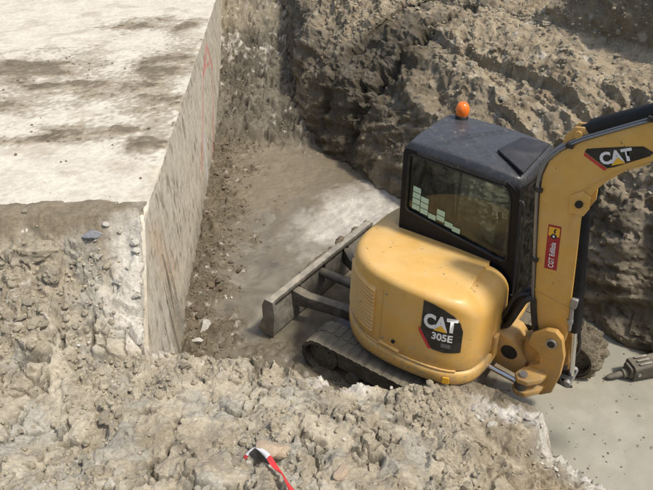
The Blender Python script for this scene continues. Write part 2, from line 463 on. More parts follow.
# ---- pit floor: one sheet, mud, sand, slurry and the rubble ramp at the far end
def make_floor():
    st = 0.025
    xs = np.arange(-2.9, 6.2, st); ys = np.arange(2.0, 18.6, st)
    X, Y = [a.ravel() for a in np.meshgrid(xs, ys, indexing='ij')]
    P2 = np.stack([X, Y, np.zeros_like(X)], 1)
    n_lo = fbm(P2 * 0.9, 3, 0.5, 3.1); n_md = fbm(P2 * 3.0, 4, 0.55, 8.7); n_hi = fbm(P2 * 14, 3, 0.55, 1.7)
    dw = X - wall_x(Y)
    clod = sstep(0.85, 0.25, dw + 0.45 * n_md + 0.25 * n_lo) * sstep(3.0, 3.5, Y)
    far = sstep(10.6, 11.6, Y + 0.5 * n_md)
    near_l = sstep(5.7, 4.9, Y + 0.4 * n_md) * sstep(1.0, -0.2, X)
    rub = np.clip(clod + far + 0.7 * near_l, 0, 1)
    L1 = lumps(P2 * 6.5, 4.4); L2 = lumps(P2 * 15, 9.4); L3 = lumps(P2 * 30, 2.4)
    # puddle basin round the blade, slurry to the right of the machine
    pud = sstep(1.9, 1.0, np.hypot((X + 0.35) * 0.9, (Y - 6.45) * 0.75) + 0.35 * n_md + 0.3 * n_lo)
    mx = (X - 1.376) * 0.797 + (Y - 5.07) * -0.605
    my = (X - 1.376) * 0.605 + (Y - 5.07) * 0.797
    slur = sstep(0.55, 1.15, mx + 0.25 * n_md)
    slur = np.maximum(slur, sstep(0.6, 1.0, mx + 0.9) * sstep(0.5, 1.2, my))
    white = sstep(1.25, 0.25, np.hypot(((X - 0.50) * 0.68 + (Y - 8.30) * 0.73) / 1.45, ((X - 0.50) * 0.73 - (Y - 8.30) * 0.68) / 0.75) + 0.30 * n_md + 0.1 * n_hi)
    Z = 0.028 + 0.02 * n_md * (1 - slur * 0.85) + 0.008 * n_hi * (1 - 0.9 * slur)
    F1 = facets(P2 * 6, 3.3); F2 = facets(P2 * 13, 5.3)
    Z += rub * (0.03 * L1 + 0.03 * L2 + 0.015 * L3 + 0.05 * n_md + 0.06 * F1 + 0.035 * F2)
    Z += (1 - rub) * (1 - slur) * (1 - pud) * 0.014 * L2
    Z -= pud * (1 - rub) * 0.055
    whiteh = sstep(1.75, 0.75, np.hypot(((X - 0.50) * 0.68 + (Y - 8.30) * 0.73) / 1.45, ((X - 0.50) * 0.73 - (Y - 8.30) * 0.68) / 0.75) + 0.30 * n_md)
    Z += whiteh * 0.05
    Z += ramp_z(Y) + far * (0.10 * lumps(P2 * 2.6, 6.6) + 0.08 * n_md)
    C = np.tile(SAND, (len(X), 1))
    C = mixc(C, MUD * 1.35, np.clip(0.75 * sstep(-0.25, 0.5, n_md + 0.6 * n_lo), 0, 1))
    C = mixc(C, np.array([0.17, 0.147, 0.105]), sstep(0, 0.6, pud) * 0.8)
    C = mixc(C, MUD, rub * 0.85)
    fw1, fw2, fcid = worley(np.stack([X * 2.4, Y * 1.3, 0 * X], 1) + 0.3 * n_md[:, None], 12.0)
    C = mixc(C, np.array([0.185, 0.165, 0.125]), far * 0.95); C = mixc(C, np.array([0.10, 0.088, 0.066]), far * (sstep(0.55, 0.2, fcid + 0.3 * n_md) * 0.8 + 0.6 * sstep(0.1, 0.02, fw2 - fw1)).clip(0, 1))
    C = mixc(C, np.array([0.33, 0.285, 0.205]), sstep(14.6, 15.4, Y + 0.5 * n_md) * 0.8)
    C = mixc(C, CHALK * 0.95, np.exp(-((Y - 14.25 - 0.5 * n_md) / 0.13) ** 2) * sstep(-0.2, 0.2, n_hi + 0.2) * 0.85)
    C = mixc(C, SLURRY * 0.78, slur * sstep(-0.3, 0.6, n_md) * 0.5); C = mixc(C, SLURRY * 1.0, slur * sstep(0.3, -0.6, n_md + 0.3 * n_lo) * 0.5)
    C = mixc(C, SLURRY * 0.92, slur * 0.6); C = mixc(C, np.array([0.25, 0.245, 0.19]), slur * sstep(-0.3, 0.6, fbm(P2 * 0.9, 4, 0.6, 66.0)) * 0.55)
    spk = (worley(P2 * 16, 5.5)[0] < 0.13) & (_rv[:, 0][((P2[:, 0] * 16).astype(int) * 7 + (P2[:, 1] * 16).astype(int)) & 255] > 0.5)
    C = np.where((spk & (slur > 0.6))[:, None], MUD * 0.9, C)
    C = mixc(C, CHALK * np.array([0.95, 0.96, 0.98]), white * (0.75 + 0.15 * n_hi).clip(0, 0.9))
    # pale scraps among the rubble
    f1, f2, cid = worley(P2 * 9, 3.3)
    C = mixc(C, CHALK, (rub * (cid > 0.9) * 0.6) * sstep(0.5, 0.2, f1))
    wet = np.clip(0.75 * slur + 0.9 * sstep(0, 0.5, pud) * (1 - rub) + (0.62 + 0.35 * n_lo) * (1 - rub) * (1 - far), 0, 1) * (1 - white * 0.8)
    V = np.stack([X, Y, Z], 1)
    me = np_mesh('pit_floor', V, grid_faces(len(xs), len(ys)), True, np.c_[C, wet], sharp=38)
    o = link('pit_floor', me, M['soil']); tag(o, kind='structure')
    G = Z.reshape(len(xs), len(ys))
    return lambda x, y: float(G[min(max(int((x + 2.9) / st), 0), len(xs) - 1), min(max(int((y - 2.0) / st), 0), len(ys) - 1)])
floor_z = make_floor()

wme = np_mesh('muddy_water', np.array([(-1.75, 5.0, 0.0), (1.9, 5.0, 0.0), (1.9, 9.0, 0.0), (-1.85, 9.0, 0.0)]), np.array([[0, 1, 2, 3]]))
tag(link('muddy_water', wme, M['water']), kind='structure')

# ---- bank behind the machine: path along its foot x profile going up and back
foot = [(6.6, 0.6), (5.2, 2.85), (3.86, 4.9), (3.42, 5.55), (2.2, 7.3), (1.05, 9.0), (0.42, 10.15), (-0.35, 11.4), (-0.72, 13.4), (-1.0, 16.2), (-1.2, 19.0)]
prof = [(0.0, -0.25), (0.03, 0.0), (0.12, 0.45), (0.32, 1.05), (0.62, 1.48), (1.05, 1.78), (1.6, 2.08), (2.05, 2.3), (2.55, 2.42), (2.75, 2.55), (2.82, 2.95), (2.95, 3.5), (3.6, 3.9), (6.0, 4.4), (11.0, 4.9)]
def make_bank():
    fp = np.array(smooth_path([(a, b, 0) for a, b in foot], 24))[:, :2]
    d = np.r_[0, np.cumsum(np.hypot(*np.diff(fp, axis=0).T))]
    st = 0.018
    s = np.arange(0, d[-1], st)
    fx = np.interp(s, d, fp[:, 0]); fy = np.interp(s, d, fp[:, 1])
    k = 41
    tx = np.gradient(fx); ty = np.gradient(fy)
    ker = np.ones(k) / k
    tx = np.convolve(np.pad(tx, k // 2, 'edge'), ker, 'valid'); ty = np.convolve(np.pad(ty, k // 2, 'edge'), ker, 'valid')
    ln = np.hypot(tx, ty); bx, by = -ty / ln, tx / ln      # pointing back
    bx, by = np.where((bx * 0.8 + by * 0.6) < 0, -bx, bx), np.where((bx * 0.8 + by * 0.6) < 0, -by, by)
    pp = np.array(smooth_path([(a, 0, b) for a, b in prof], 16))[:, [0, 2]]
    pd = np.r_[0, np.cumsum(np.hypot(*np.diff(pp, axis=0).T))]
    t = np.r_[np.arange(0, 6.2, st), np.arange(6.2, pd[-1], 0.09)]
    pu = np.interp(t, pd, pp[:, 0]); pz = np.interp(t, pd, pp[:, 1])
    nu, nv = len(s), len(t)
    S, T = np.meshgrid(s, t, indexing='ij')
    wob = (perlin(np.stack([s * 0.55, s * 0 + 3.3, s * 0 + 7.1], 1)) * 0.16)[:, None]
    wob2 = (perlin(np.stack([s * 0.4, s * 0 + 9.3, s * 0 + 1.1], 1)) * 0.22)[:, None]
    U = pu[None, :] + wob * np.clip(pz[None, :], 0, 1) + wob2 * np.clip(pz[None, :] - 1, 0, 1.2)
    sk = (0.12 + 0.88 * sstep(10.2, 8.4, s))[:, None]
    pz2 = np.where(pz[None, :] > 2.45, 2.45 + (pz[None, :] - 2.45) * sk, pz[None, :] + 0 * sk)
    P = np.stack([fx[:, None] + bx[:, None] * U, fy[:, None] + by[:, None] * U, pz2 + 0 * U + 0.9 * ramp_z(fy)[:, None]], 2)
    P = P.reshape(-1, 3)
    Nn = grid_normals(P, nu, nv)
    if Nn[nu * nv // 2, 2] < 0: Nn = -Nn
    hgt = np.broadcast_to(pz[None, :], (nu, nv)).ravel(); uu = U.ravel(); ss = S.ravel(); tt = T.ravel()
    # dry loose soil above, scraped wet clay below
    big = fbm(P * 1.1, 3, 0.5, 2.2); mid = fbm(P * 3.2, 4, 0.55, 5.5)
    fars = sstep(8.0, 12.5, ss)                          # 0 on the right, 1 towards the far end
    wetm = sstep(1.85, 1.15, hgt + 0.35 * mid + 0.2 * big - 0.75 * fars * sstep(13.2, 12.0, ss))
    top = sstep(2.2, 2.5, hgt) * sstep(3.3, 2.9, hgt)     # ledge
    # gouges left by the bucket: diagonal grooves
    q = np.stack([(ss * 0.94 + tt * 0.34) * 0.42, (-ss * 0.34 + tt * 0.94) * 1.25 + 0.22 * mid, 0.3 * big], 1)
    gou = ridged(q, 3, 0.45, 4.0)
    gm = sstep(0.8, 1.5, hgt) * sstep(2.5, 2.15, hgt) * sstep(2.0, 4.0, ss)
    q2 = np.stack([(ss * 0.94 - tt * 0.34) * 0.7, (ss * 0.34 + tt * 0.94) * 3.4, mid * 0.3], 1)
    gou2 = ridged(q2, 3, 0.5, 14.0)
    L1 = lumps(P * 2.6 + 0.25 * mid[:, None], 1.1); L2 = lumps(P * 6.0 + 0.2 * mid[:, None], 7.1); L3 = lumps(P * 13, 3.1)
    rm = ridged(P * 2.2, 5, 0.55, 21.0)
    dry = 1 - wetm
    loose = dry * (1 - 0.55 * top)
    wv = np.stack([fbm(P * 2.2, 3, 0.5, 71.0), fbm(P * 2.2, 3, 0.5, 72.5), fbm(P * 2.2, 3, 0.5, 74.0)], 1)
    m1 = sstep(-0.1, 0.3, fbm(P * 1.3, 2, 0.5, 61.0)); m2 = sstep(-0.05, 0.35, fbm(P * 1.9, 2, 0.5, 63.0)); m3 = sstep(-0.2, 0.3, fbm(P * 2.5, 2, 0.5, 65.0))
    blk = sstep(-0.06, 0.06, fbm(P * 1.5 + 0.3 * wv, 4, 0.5, 81.0)) + 0.6 * sstep(-0.05, 0.05, fbm(P * 3.1 + 0.3 * wv, 4, 0.5, 83.0)) + 0.2 * sstep(-0.08, 0.08, fbm(P * 6.3 + 0.3 * wv, 3, 0.55, 85.0))
    F1 = facets(P * 2.5 + 0.25 * wv, 3.0); F2 = facets(P * 5.5 + 0.25 * wv, 8.0); F3 = facets(P * 12 + 0.3 * wv, 13.0)
    D = 0.12 * big + 0.03 * mid
    D += loose * (0.06 * F1 * m1 + 0.045 * F2 * m2 * m3 + 0.018 * F3 * m3 + 0.02 * blk) + 0.12 * (gou - 0.5) * gm + 0.02 * top * F2
    D += wetm * (0.05 * gou2 + 0.03 * blk + 0.02 * F2 * m2)
    D += fars * dry * (0.05 * F1 + 0.03 * F2)
    gr = np.random.default_rng(5); groove = np.zeros(len(P))
    for g in range(26):
        s0, t0 = gr.uniform(2.5, 11.2), gr.uniform(1.7, 3.1); aa = math.radians(gr.uniform(2, 30)); ln_, wd, dp = gr.uniform(0.7, 1.5), gr.uniform(0.14, 0.27), gr.uniform(0.08, 0.19); cv = gr.uniform(-0.25, 0.25)
        al = (ss - s0) * math.cos(aa) + (tt - t0) * math.sin(aa); ac_ = -(ss - s0) * math.sin(aa) + (tt - t0) * math.cos(aa) + cv * al * al + 0.03 * mid
        x_ = ac_ / wd
        pr = np.where(x_ > 0, np.clip(1 - x_ * 1.8, 0, 1) ** 0.7, np.clip(1 + x_ * 0.7, 0, 1) ** 1.3) * sstep(1.0, 0.75, np.abs(al) / ln_)
        groove = np.maximum(groove, pr * dp)
    D -= groove * (0.3 + 0.7 * dry); gmask = sstep(0.02, 0.06, groove)
    D -= gmask * loose * (0.03 * F1 * m1 + 0.035 * F2 * m2 * m3)
    D += (0.022 * fbm(P * 7, 3, 0.55, 86.0) + 0.010 * fbm(P * 20, 3, 0.65, 87.0)) * (0.35 + 0.65 * dry) * (1 - 0.4 * top)
    # vertical crevice where the bank meets the rubble ramp
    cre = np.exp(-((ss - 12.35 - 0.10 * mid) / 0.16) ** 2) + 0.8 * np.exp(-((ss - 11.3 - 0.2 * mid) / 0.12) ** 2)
    D -= cre * 0.32 * sstep(0.2, 0.6, hgt) * sstep(2.9, 2.2, hgt)
    D *= sstep(0.0, 0.25, tt) * 0.85 + 0.15
    # small horizontal shake keeps the ridges from looking smooth
    P = P + Nn * D[:, None] + 0.012 * np.stack([fbm(P * 9, 3, 0.6, 1.0), fbm(P * 9, 3, 0.6, 31.0), fbm(P * 9, 3, 0.6, 51.0)], 1)
    C = np.tile(np.array([0.30, 0.245, 0.165]), (len(P), 1))
    C = mixc(C, np.array([0.21, 0.165, 0.105]), sstep(-0.1, 0.6, mid + 0.5 * big) * 0.8)
    C = mixc(C, np.array([0.44, 0.375, 0.265]), np.clip(loose * (0.6 * sstep(0.35, 0.75, L2) * m2 + 0.5 * sstep(1.0, 1.6, blk)), 0, 1))
    C = mixc(C, np.array([0.40, 0.33, 0.225]), top * 0.7)
    C = mixc(C, np.array([0.15, 0.125, 0.085]), sstep(2.48, 2.62, hgt) * 0.75 * sstep(10.2, 8.4, ss))  # scarp face painted dark: moist tone that also deepens the hollow's shade
    C = mixc(C, WETCLAY_SHADE * 1.25, wetm * 0.88)
    C = mixc(C, np.array([0.27, 0.225, 0.155]), wetm * sstep(0.75, 1.15, gou2) * sstep(-0.1, 0.5, big + 0.2) * 0.7)
    f1, f2, cid = worley(P * 5.5, 8.8)
    C = mixc(C, CHALK * 0.8, (cid > 0.93) * sstep(0.5, 0.3, f1) * dry * 0.6)
    C = mixc(C, WETCLAY_SHADE * 0.75, np.clip(cre + 0.9 * sstep(10.6, 11.3, ss + 0.3 * mid) * sstep(13.0, 12.2, ss) * sstep(2.7, 2.0, hgt + 0.4 * mid), 0, 1) * 0.8)  # wet clay tone, darkened to paint in the shade of recess and crevices
    wet = wetm * 0.55 * sstep(-0.5, 0.4, -mid)
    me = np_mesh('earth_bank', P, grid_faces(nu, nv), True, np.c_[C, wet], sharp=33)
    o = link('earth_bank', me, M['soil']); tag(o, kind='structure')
    return P, Nn, hgt, ss, dry
BANK_P, BANK_N, BANK_H, BANK_S, BANK_DRY = make_bank()

# ---- near bank the photographer stands on
ctrl = np.array([
    # crest along the pit
    (-1.80, 5.05, 2.02), (-1.76, 4.6, 1.60), (-1.74, 4.15, 1.14), (-1.05, 4.15, 1.03), (-0.62, 4.05, 1.0), (-0.28, 3.98, 0.93), (0.19, 3.94, 0.83), (0.55, 3.92, 0.74), (0.95, 3.96, 0.76), (1.12, 3.95, 0.74),
    (1.46, 3.85, 0.52), (1.85, 3.72, 0.32), (2.23, 3.56, 0.16), (2.7, 3.18, 0.06), (3.4, 2.4, 0.0), (4.0, 1.5, 0.0),
    # slope from the slab down
    (-1.9, 5.3, 2.10), (-2.6, 5.35, 2.11), (-3.4, 5.4, 2.11), (-5.0, 5.5, 2.12), (-2.0, 4.95, 1.97), (-2.6, 4.9, 1.98), (-3.3, 4.9, 1.99), (-5.0, 4.9, 2.0),
    (-2.2, 4.5, 1.66), (-2.9, 4.45, 1.72), (-4.0, 4.4, 1.75), (-2.2, 4.0, 1.32), (-3.0, 3.9, 1.40), (-4.5, 3.8, 1.5),
    # bench
    (-1.2, 3.7, 1.10), (-0.3, 3.5, 1.03), (-2.2, 3.3, 1.22), (-3.2, 3.2, 1.35), (-1.3, 3.0, 1.27), (-0.5, 2.9, 1.18), (0.4, 3.3, 0.92), (0.5, 2.7, 1.05), (1.1, 3.3, 0.72), (1.7, 3.1, 0.45), (2.2, 2.7, 0.32),
    (-2.0, 2.4, 1.45), (-1.0, 2.3, 1.42), (0.0, 2.2, 1.36), (0.9, 2.2, 1.1), (1.7, 2.1, 0.8), (2.6, 1.6, 0.7), (3.6, 0.6, 0.8),
    (-3.5, 1.6, 2.0), (-1.5, 1.2, 2.3), (0, 1.0, 2.4), (1.5, 1.0, 2.0), (-3.5, 0, 3.3), (0, 0, 3.45), (2.5, 0, 2.9), (4.5, -0.8, 2.8), (0, -1.2, 3.55), (-4, -1.2, 3.5), (4, -1.2, 3.3), (-6.5, 3, 2.2), (-6.5, 5.5, 2.12), (-6.5, 0, 3.4)], float)
crest = np.array([(wall_x(9) - 0.035, 9.0), (wall_x(5.05) - 0.035, 5.05), (wall_x(4.6) - 0.035, 4.6), (wall_x(4.16) - 0.03, 4.16), (-1.70, 4.08), (-1.05, 4.15), (-0.62, 4.05), (-0.28, 3.98), (0.19, 3.94), (0.55, 3.92), (0.95, 3.98), (1.12, 3.97), (1.46, 3.86), (1.85, 3.72), (2.23, 3.56), (2.7, 3.18), (3.4, 2.4), (4.0, 1.5), (5.5, -1.5)])

def tps(cp, X, Y):
    def ker(r2): return 0.5 * r2 * np.log(r2 + 1e-9)
    n = len(cp)
    K = ker((cp[:, None, 0] - cp[None, :, 0]) ** 2 + (cp[:, None, 1] - cp[None, :, 1]) ** 2) + np.eye(n) * 0.02
    Pm = np.c_[np.ones(n), cp[:, :2]]
    A = np.block([[K, Pm], [Pm.T, np.zeros((3, 3))]])
    w = np.linalg.solve(A, np.r_[cp[:, 2], 0, 0, 0])
    out = w[n] + w[n + 1] * X + w[n + 2] * Y
    for i in range(n):
        out += w[i] * ker((X - cp[i, 0]) ** 2 + (Y - cp[i, 1]) ** 2)
    return out

def crest_dist(X, Y):
    """signed distance, positive on the pit side; also arc position"""
    best = np.full(len(X), 99.0); sg = np.zeros(len(X)); arc = np.zeros(len(X)); acc = 0
    for a, b in zip(crest[:-1], crest[1:]):
        ab = b - a; L2 = ab @ ab; L = math.sqrt(L2)
        t = np.clip(((X - a[0]) * ab[0] + (Y - a[1]) * ab[1]) / L2, 0, 1)
        dx, dy = X - a[0] - t * ab[0], Y - a[1] - t * ab[1]
        d = np.hypot(dx, dy); cr = ab[0] * dy - ab[1] * dx
        m = d < best - 1e-9
        best = np.where(m, d, best); sg = np.where(m, np.sign(cr), sg); arc = np.where(m, acc + t * L, arc)
        acc += L
    return best * sg, arc

WALL_ARC = float(np.hypot(*np.diff(crest[:4], axis=0).T).sum()) + 0.02
def make_near():
    st = 0.0108
    xs = np.r_[np.arange(-6.4, -4.0, 0.05), np.arange(-4.0, 3.6, st), np.arange(3.6, 5.0, 0.05)]
    ys = np.r_[np.arange(-1.2, 1.5, 0.06), np.arange(1.5, 5.62, st)]
    X, Y = [a.ravel() for a in np.meshgrid(xs, ys, indexing='ij')]
    P2 = np.stack([X, Y, np.zeros_like(X)], 1)
    n_lo = fbm(P2 * 1.1, 3, 0.5, 13.1); n_md = fbm(P2 * 3.5, 4, 0.55, 4.7); n_hi = fbm(P2 * 16, 3, 0.6, 6.7)
    base = tps(ctrl, X, Y)
    d, arc = crest_dist(X + 0.03 * n_hi, Y + 0.05 * n_md + 0.03 * n_hi)
    # smooth trodden band by the slab
    band = sstep(4.72, 4.95, Y + 0.12 * n_md) * sstep(-1.75, -2.05, X)
    wallstrip = sstep(0.48, 0.12, -d + 0.15 * n_md) * sstep(4.0, 4.2, Y) * sstep(5.15, 4.85, Y) * (X < -1.5)
    # smooth clay plates, elsewhere clods
    plate = sstep(-0.20, 0.0, fbm(P2 * 1.35, 3, 0.5, 40.2)) * (1 - band)
    W = 0.12 * np.stack([n_md, fbm(P2 * 3.5, 3, 0.5, 77.0), 0 * X], 1)
    L0 = lumps(P2 * 2.4 + W, 3.7); L1 = lumps(P2 * 5.2 + W, 12.1); L2 = lumps(P2 * 11 + W, 17.1); L3 = lumps(P2 * 24, 23.1)
    blk = sstep(-0.04, 0.04, fbm(P2 * 1.9 + W, 4, 0.5, 181.0)) + 0.7 * sstep(-0.04, 0.04, fbm(P2 * 4.2 + W, 4, 0.5, 183.0)) + 0.4 * sstep(-0.04, 0.04, fbm(P2 * 9, 3, 0.5, 185.0))
    F1 = facets(P2 * 4.6 + W, 33.0); F2 = facets(P2 * 10 + W, 38.0); F3 = facets(P2 * 21 + W, 43.0)
    clod = (1 - 0.8 * plate) * (1 - 0.93 * band)
    amp = sstep(3.6, 1.2, X) * 0.5 + 0.5
    nx_, ny_ = len(xs), len(ys)
    gx = np.gradient(base.reshape(nx_, ny_), xs, axis=0).ravel(); gy = np.gradient(base.reshape(nx_, ny_), ys, axis=1).ravel()
    mA = sstep(-0.1, 0.25, fbm(P2 * 1.7, 2, 0.5, 141.0)); mB = sstep(-0.15, 0.25, fbm(P2 * 2.3, 2, 0.5, 151.0))
    Z = base + 0.06 * n_lo + 0.04 * n_md * (1 - 0.8 * band) + 0.016 * fbm(P2 * 8, 3, 0.55, 161.0) * (1 - 0.8 * band)
    Z += amp * clod * (0.025 * (blk - 0.9) + 0.04 * (L0 - 0.4) + 0.03 * L1 * mB + 0.065 * (F1 - 0.5) * mA + 0.042 * (F2 - 0.5) * mB + 0.02 * (F3 - 0.5))
    F0 = facets(P2 * 1.9 + 1.5 * W, 29.0, 0.7)
    Z += (1 - band) * amp * 0.085 * (F0 - 0.5)
    Z += plate * 0.015 + 0.006 * n_hi * (1 - 0.6 * band) + band * 0.006 * L3
    f1, f2, cid = worley(P2 * 2.5 + 2.6 * W, 55.5)
    g1, g2, _ = worley(P2 * 7.0 + 2.0 * W, 5.0)
    crack = plate * sstep(0.085, 0.02, f2 - f1) + 0.6 * plate * sstep(0.08, 0.01, g2 - g1) * (cid > 0.5)
    crack = crack * sstep(-0.12, 0.1, fbm(P2 * 2.4, 2, 0.5, 171.0))
    Z -= 0.075 * np.clip(crack, 0, 1); Z += plate * 0.035 * (cid - 0.5)
    lat = 0.6 * np.clip(Z - base, -0.15, 0.2) * sstep(0.05, -0.1, d)      # push lumps out along the slope normal, not straight up
    lat = np.where(wallstrip > 0.01, lat * 0.3, lat); kn = 1 / (1 + gx * gx + gy * gy)
    LX, LY = -gx * kn * lat, -gy * kn * lat
    over = np.clip(d, 0, None)
    wz = (arc < WALL_ARC) | ((X < wall_x(Y) + 0.06) & (Y > 4.0))
    stop = np.where(Y < 5.0, SLAB_Z - (5.0 - Y) * 1.15, SLAB_Z)
    Z = np.where((X < wall_x(Y) - 0.02) & (Y > 3.7), np.maximum(Z, stop + 0.03 + 0.03 * n_md + 0.04 * L2 * clod), Z)
    slope = np.where(wz, 40.0, 2.3 - 0.9 * sstep(1.2, 2.2, X))
    Z = np.maximum(Z - over * slope - 0.10 * sstep(0.0, 0.15, d) * (X > -1.5), -0.25 + 0 * X)
    hu = ((X - 1.376) * 0.797 - (Y - 5.07) * 0.605); hv = ((X - 1.376) * 0.605 + (Y - 5.07) * 0.797)
    heap = 0.61 - 0.30 * np.clip(np.hypot(np.clip(0.35 - hu, 0, 9) * 1.6 + np.clip(hu - 1.34, 0, 9) * 3.0, np.clip(-1.12 - hv, 0, 9) * 0.8 + np.clip(hv + 0.68, 0, 9) * 4.5) * 3.2, 0, 9)
    heap += 0.04 * n_md + 0.02 * F1 + 0.02 * F2 + 0.01 * F3 - 0.03
    hm = sstep(-0.08, 0.03, heap - Z)
    Z = np.maximum(Z, np.where(X > 0.8, heap, -1))
    Z = np.where((Y > 5.05) & (X < -1.5), np.minimum(Z, SLAB_Z + 0.035 - 0.28 * np.clip(Y - 5.2 - 0.07 * n_md, -0.05, 0.5)), Z)
    shake = 0.012 * (1 - 0.85 * band) * np.where((arc < WALL_ARC) & (d > -0.1), 0.0, 1.0)
    V = np.stack([X + LX + shake * fbm(P2 * 12, 2, 0.5, 61.0), Y + LY + shake * fbm(P2 * 12, 2, 0.5, 81.0), Z], 1)
    C = np.tile(PALE, (len(X), 1))
    C = mixc(C, PALE * np.array([1.10, 1.11, 1.11]), plate * 0.8)
    C = mixc(C, PALE * 0.78, clod * sstep(0.1, 0.6, n_md) * 0.6)
    C = mixc(C, np.array([0.31, 0.265, 0.19]), sstep(0.0, 0.5, fbm(P2 * 1.2, 4, 0.6, 95.0)) * 0.65)
    C = mixc(C, GREY * np.array([0.95, 0.98, 1.02]), sstep(0.12, 0.4, fbm(P2 * 1.9, 3, 0.5, 91.0)) * 0.5)
    C = mixc(C, BROWN * 1.05, band * 0.92)
    C = mixc(C, CHALK, np.clip(wallstrip, 0, 1) * 0.9)
    edge = sstep(0.13, 0.03, np.abs(d + 0.0 + 0.12 * n_md)) * sstep(1.3, 1.6, X) * sstep(3.2, 2.7, X)
    edge2 = sstep(0.2, 0.05, np.abs(d + 0.02)) * sstep(-0.35, -0.05, X) * sstep(0.45, 0.3, X)
    moist = sstep(0.9, 1.9, X + 0.4 * n_md - 0.25 * (Y - 2.8)) * sstep(0.1, 0.35, -d + 0.1 * n_md)
    C = mixc(C, BROWN * np.array([1.2, 1.17, 1.1]), moist * 0.75)
    C = mixc(C, CHALK * np.array([0.98, 1.0, 1.05]), np.clip(edge * 0.85 + edge2 * 0.8, 0, 1))
    C = mixc(C, BROWN * 0.8, sstep(0.03, 0.25, d) * 0.8 * (1 - edge) * (1 - edge2))
    C = mixc(C, np.array([0.255, 0.22, 0.155]), hm * sstep(0.02, 0.14, d + 0.1 * n_md) * 0.95)
    C = C * (1 - 0.45 * np.clip(crack, 0, 1))[:, None]
    C = mixc(C, CHALK * 1.02, ((cid > 0.9) & (L2 > 0.55)) * clod * 0.5)
    me = np_mesh('spoil_bank', V, grid_faces(len(xs), len(ys)), True, np.c_[C, 0 * X], sharp=42)
    o = link('spoil_bank', me, M['soil']); tag(o, kind='structure')
    G = Z.reshape(len(xs), len(ys)); DG = d.reshape(len(xs), len(ys)); PG = plate.reshape(len(xs), len(ys))
    def at(x, y):
        i = min(int(np.searchsorted(xs, x)), len(xs) - 1); j = min(int(np.searchsorted(ys, y)), len(ys) - 1)
        return float(G[i, j]), float(DG[i, j])
    def pl(x, y):
        return float(PG[min(int(np.searchsorted(xs, x)), len(xs) - 1), min(int(np.searchsorted(ys, y)), len(ys) - 1)])
    return at, pl
near_at, near_plate = make_near()

def slab_patch(X, Y):
    P = np.stack([X, Y, 0 * X], 1)
    lo = fbm(np.stack([X * 0.42, Y * 0.5, 0 * X], 1), 3, 0.5, 4.2); md = fbm(np.stack([X * 1.6, Y * 2.0, 0 * X], 1), 4, 0.6, 9.9); hi = fbm(P * 13, 3, 0.65, 3.0)
    patch = np.full(len(X), -1.0)
    for (px, py, rx, ry) in ((-4.9, 9.6, 1.3, 0.75), (-3.6, 8.75, 1.3, 0.5), (-4.9, 8.2, 1.3, 0.35), (-2.6, 9.6, 0.45, 1.0), (-2.45, 8.1, 0.45, 0.7), (-3.4, 12.4, 0.9, 0.5), (-2.9, 7.15, 0.7, 0.25), (-2.2, 6.75, 0.25, 0.3), (-3.8, 6.9, 0.6, 0.12), (-2.7, 12.2, 0.3, 0.5)):
        patch = np.maximum(patch, 1 - np.hypot((X - px) / rx, (Y - py) / ry))
    hgt = np.clip(patch, -1, 0.5) * 0.9 + 0.60 * md + 0.25 * lo + 0.30 * hi - 0.02
    return hgt, hi

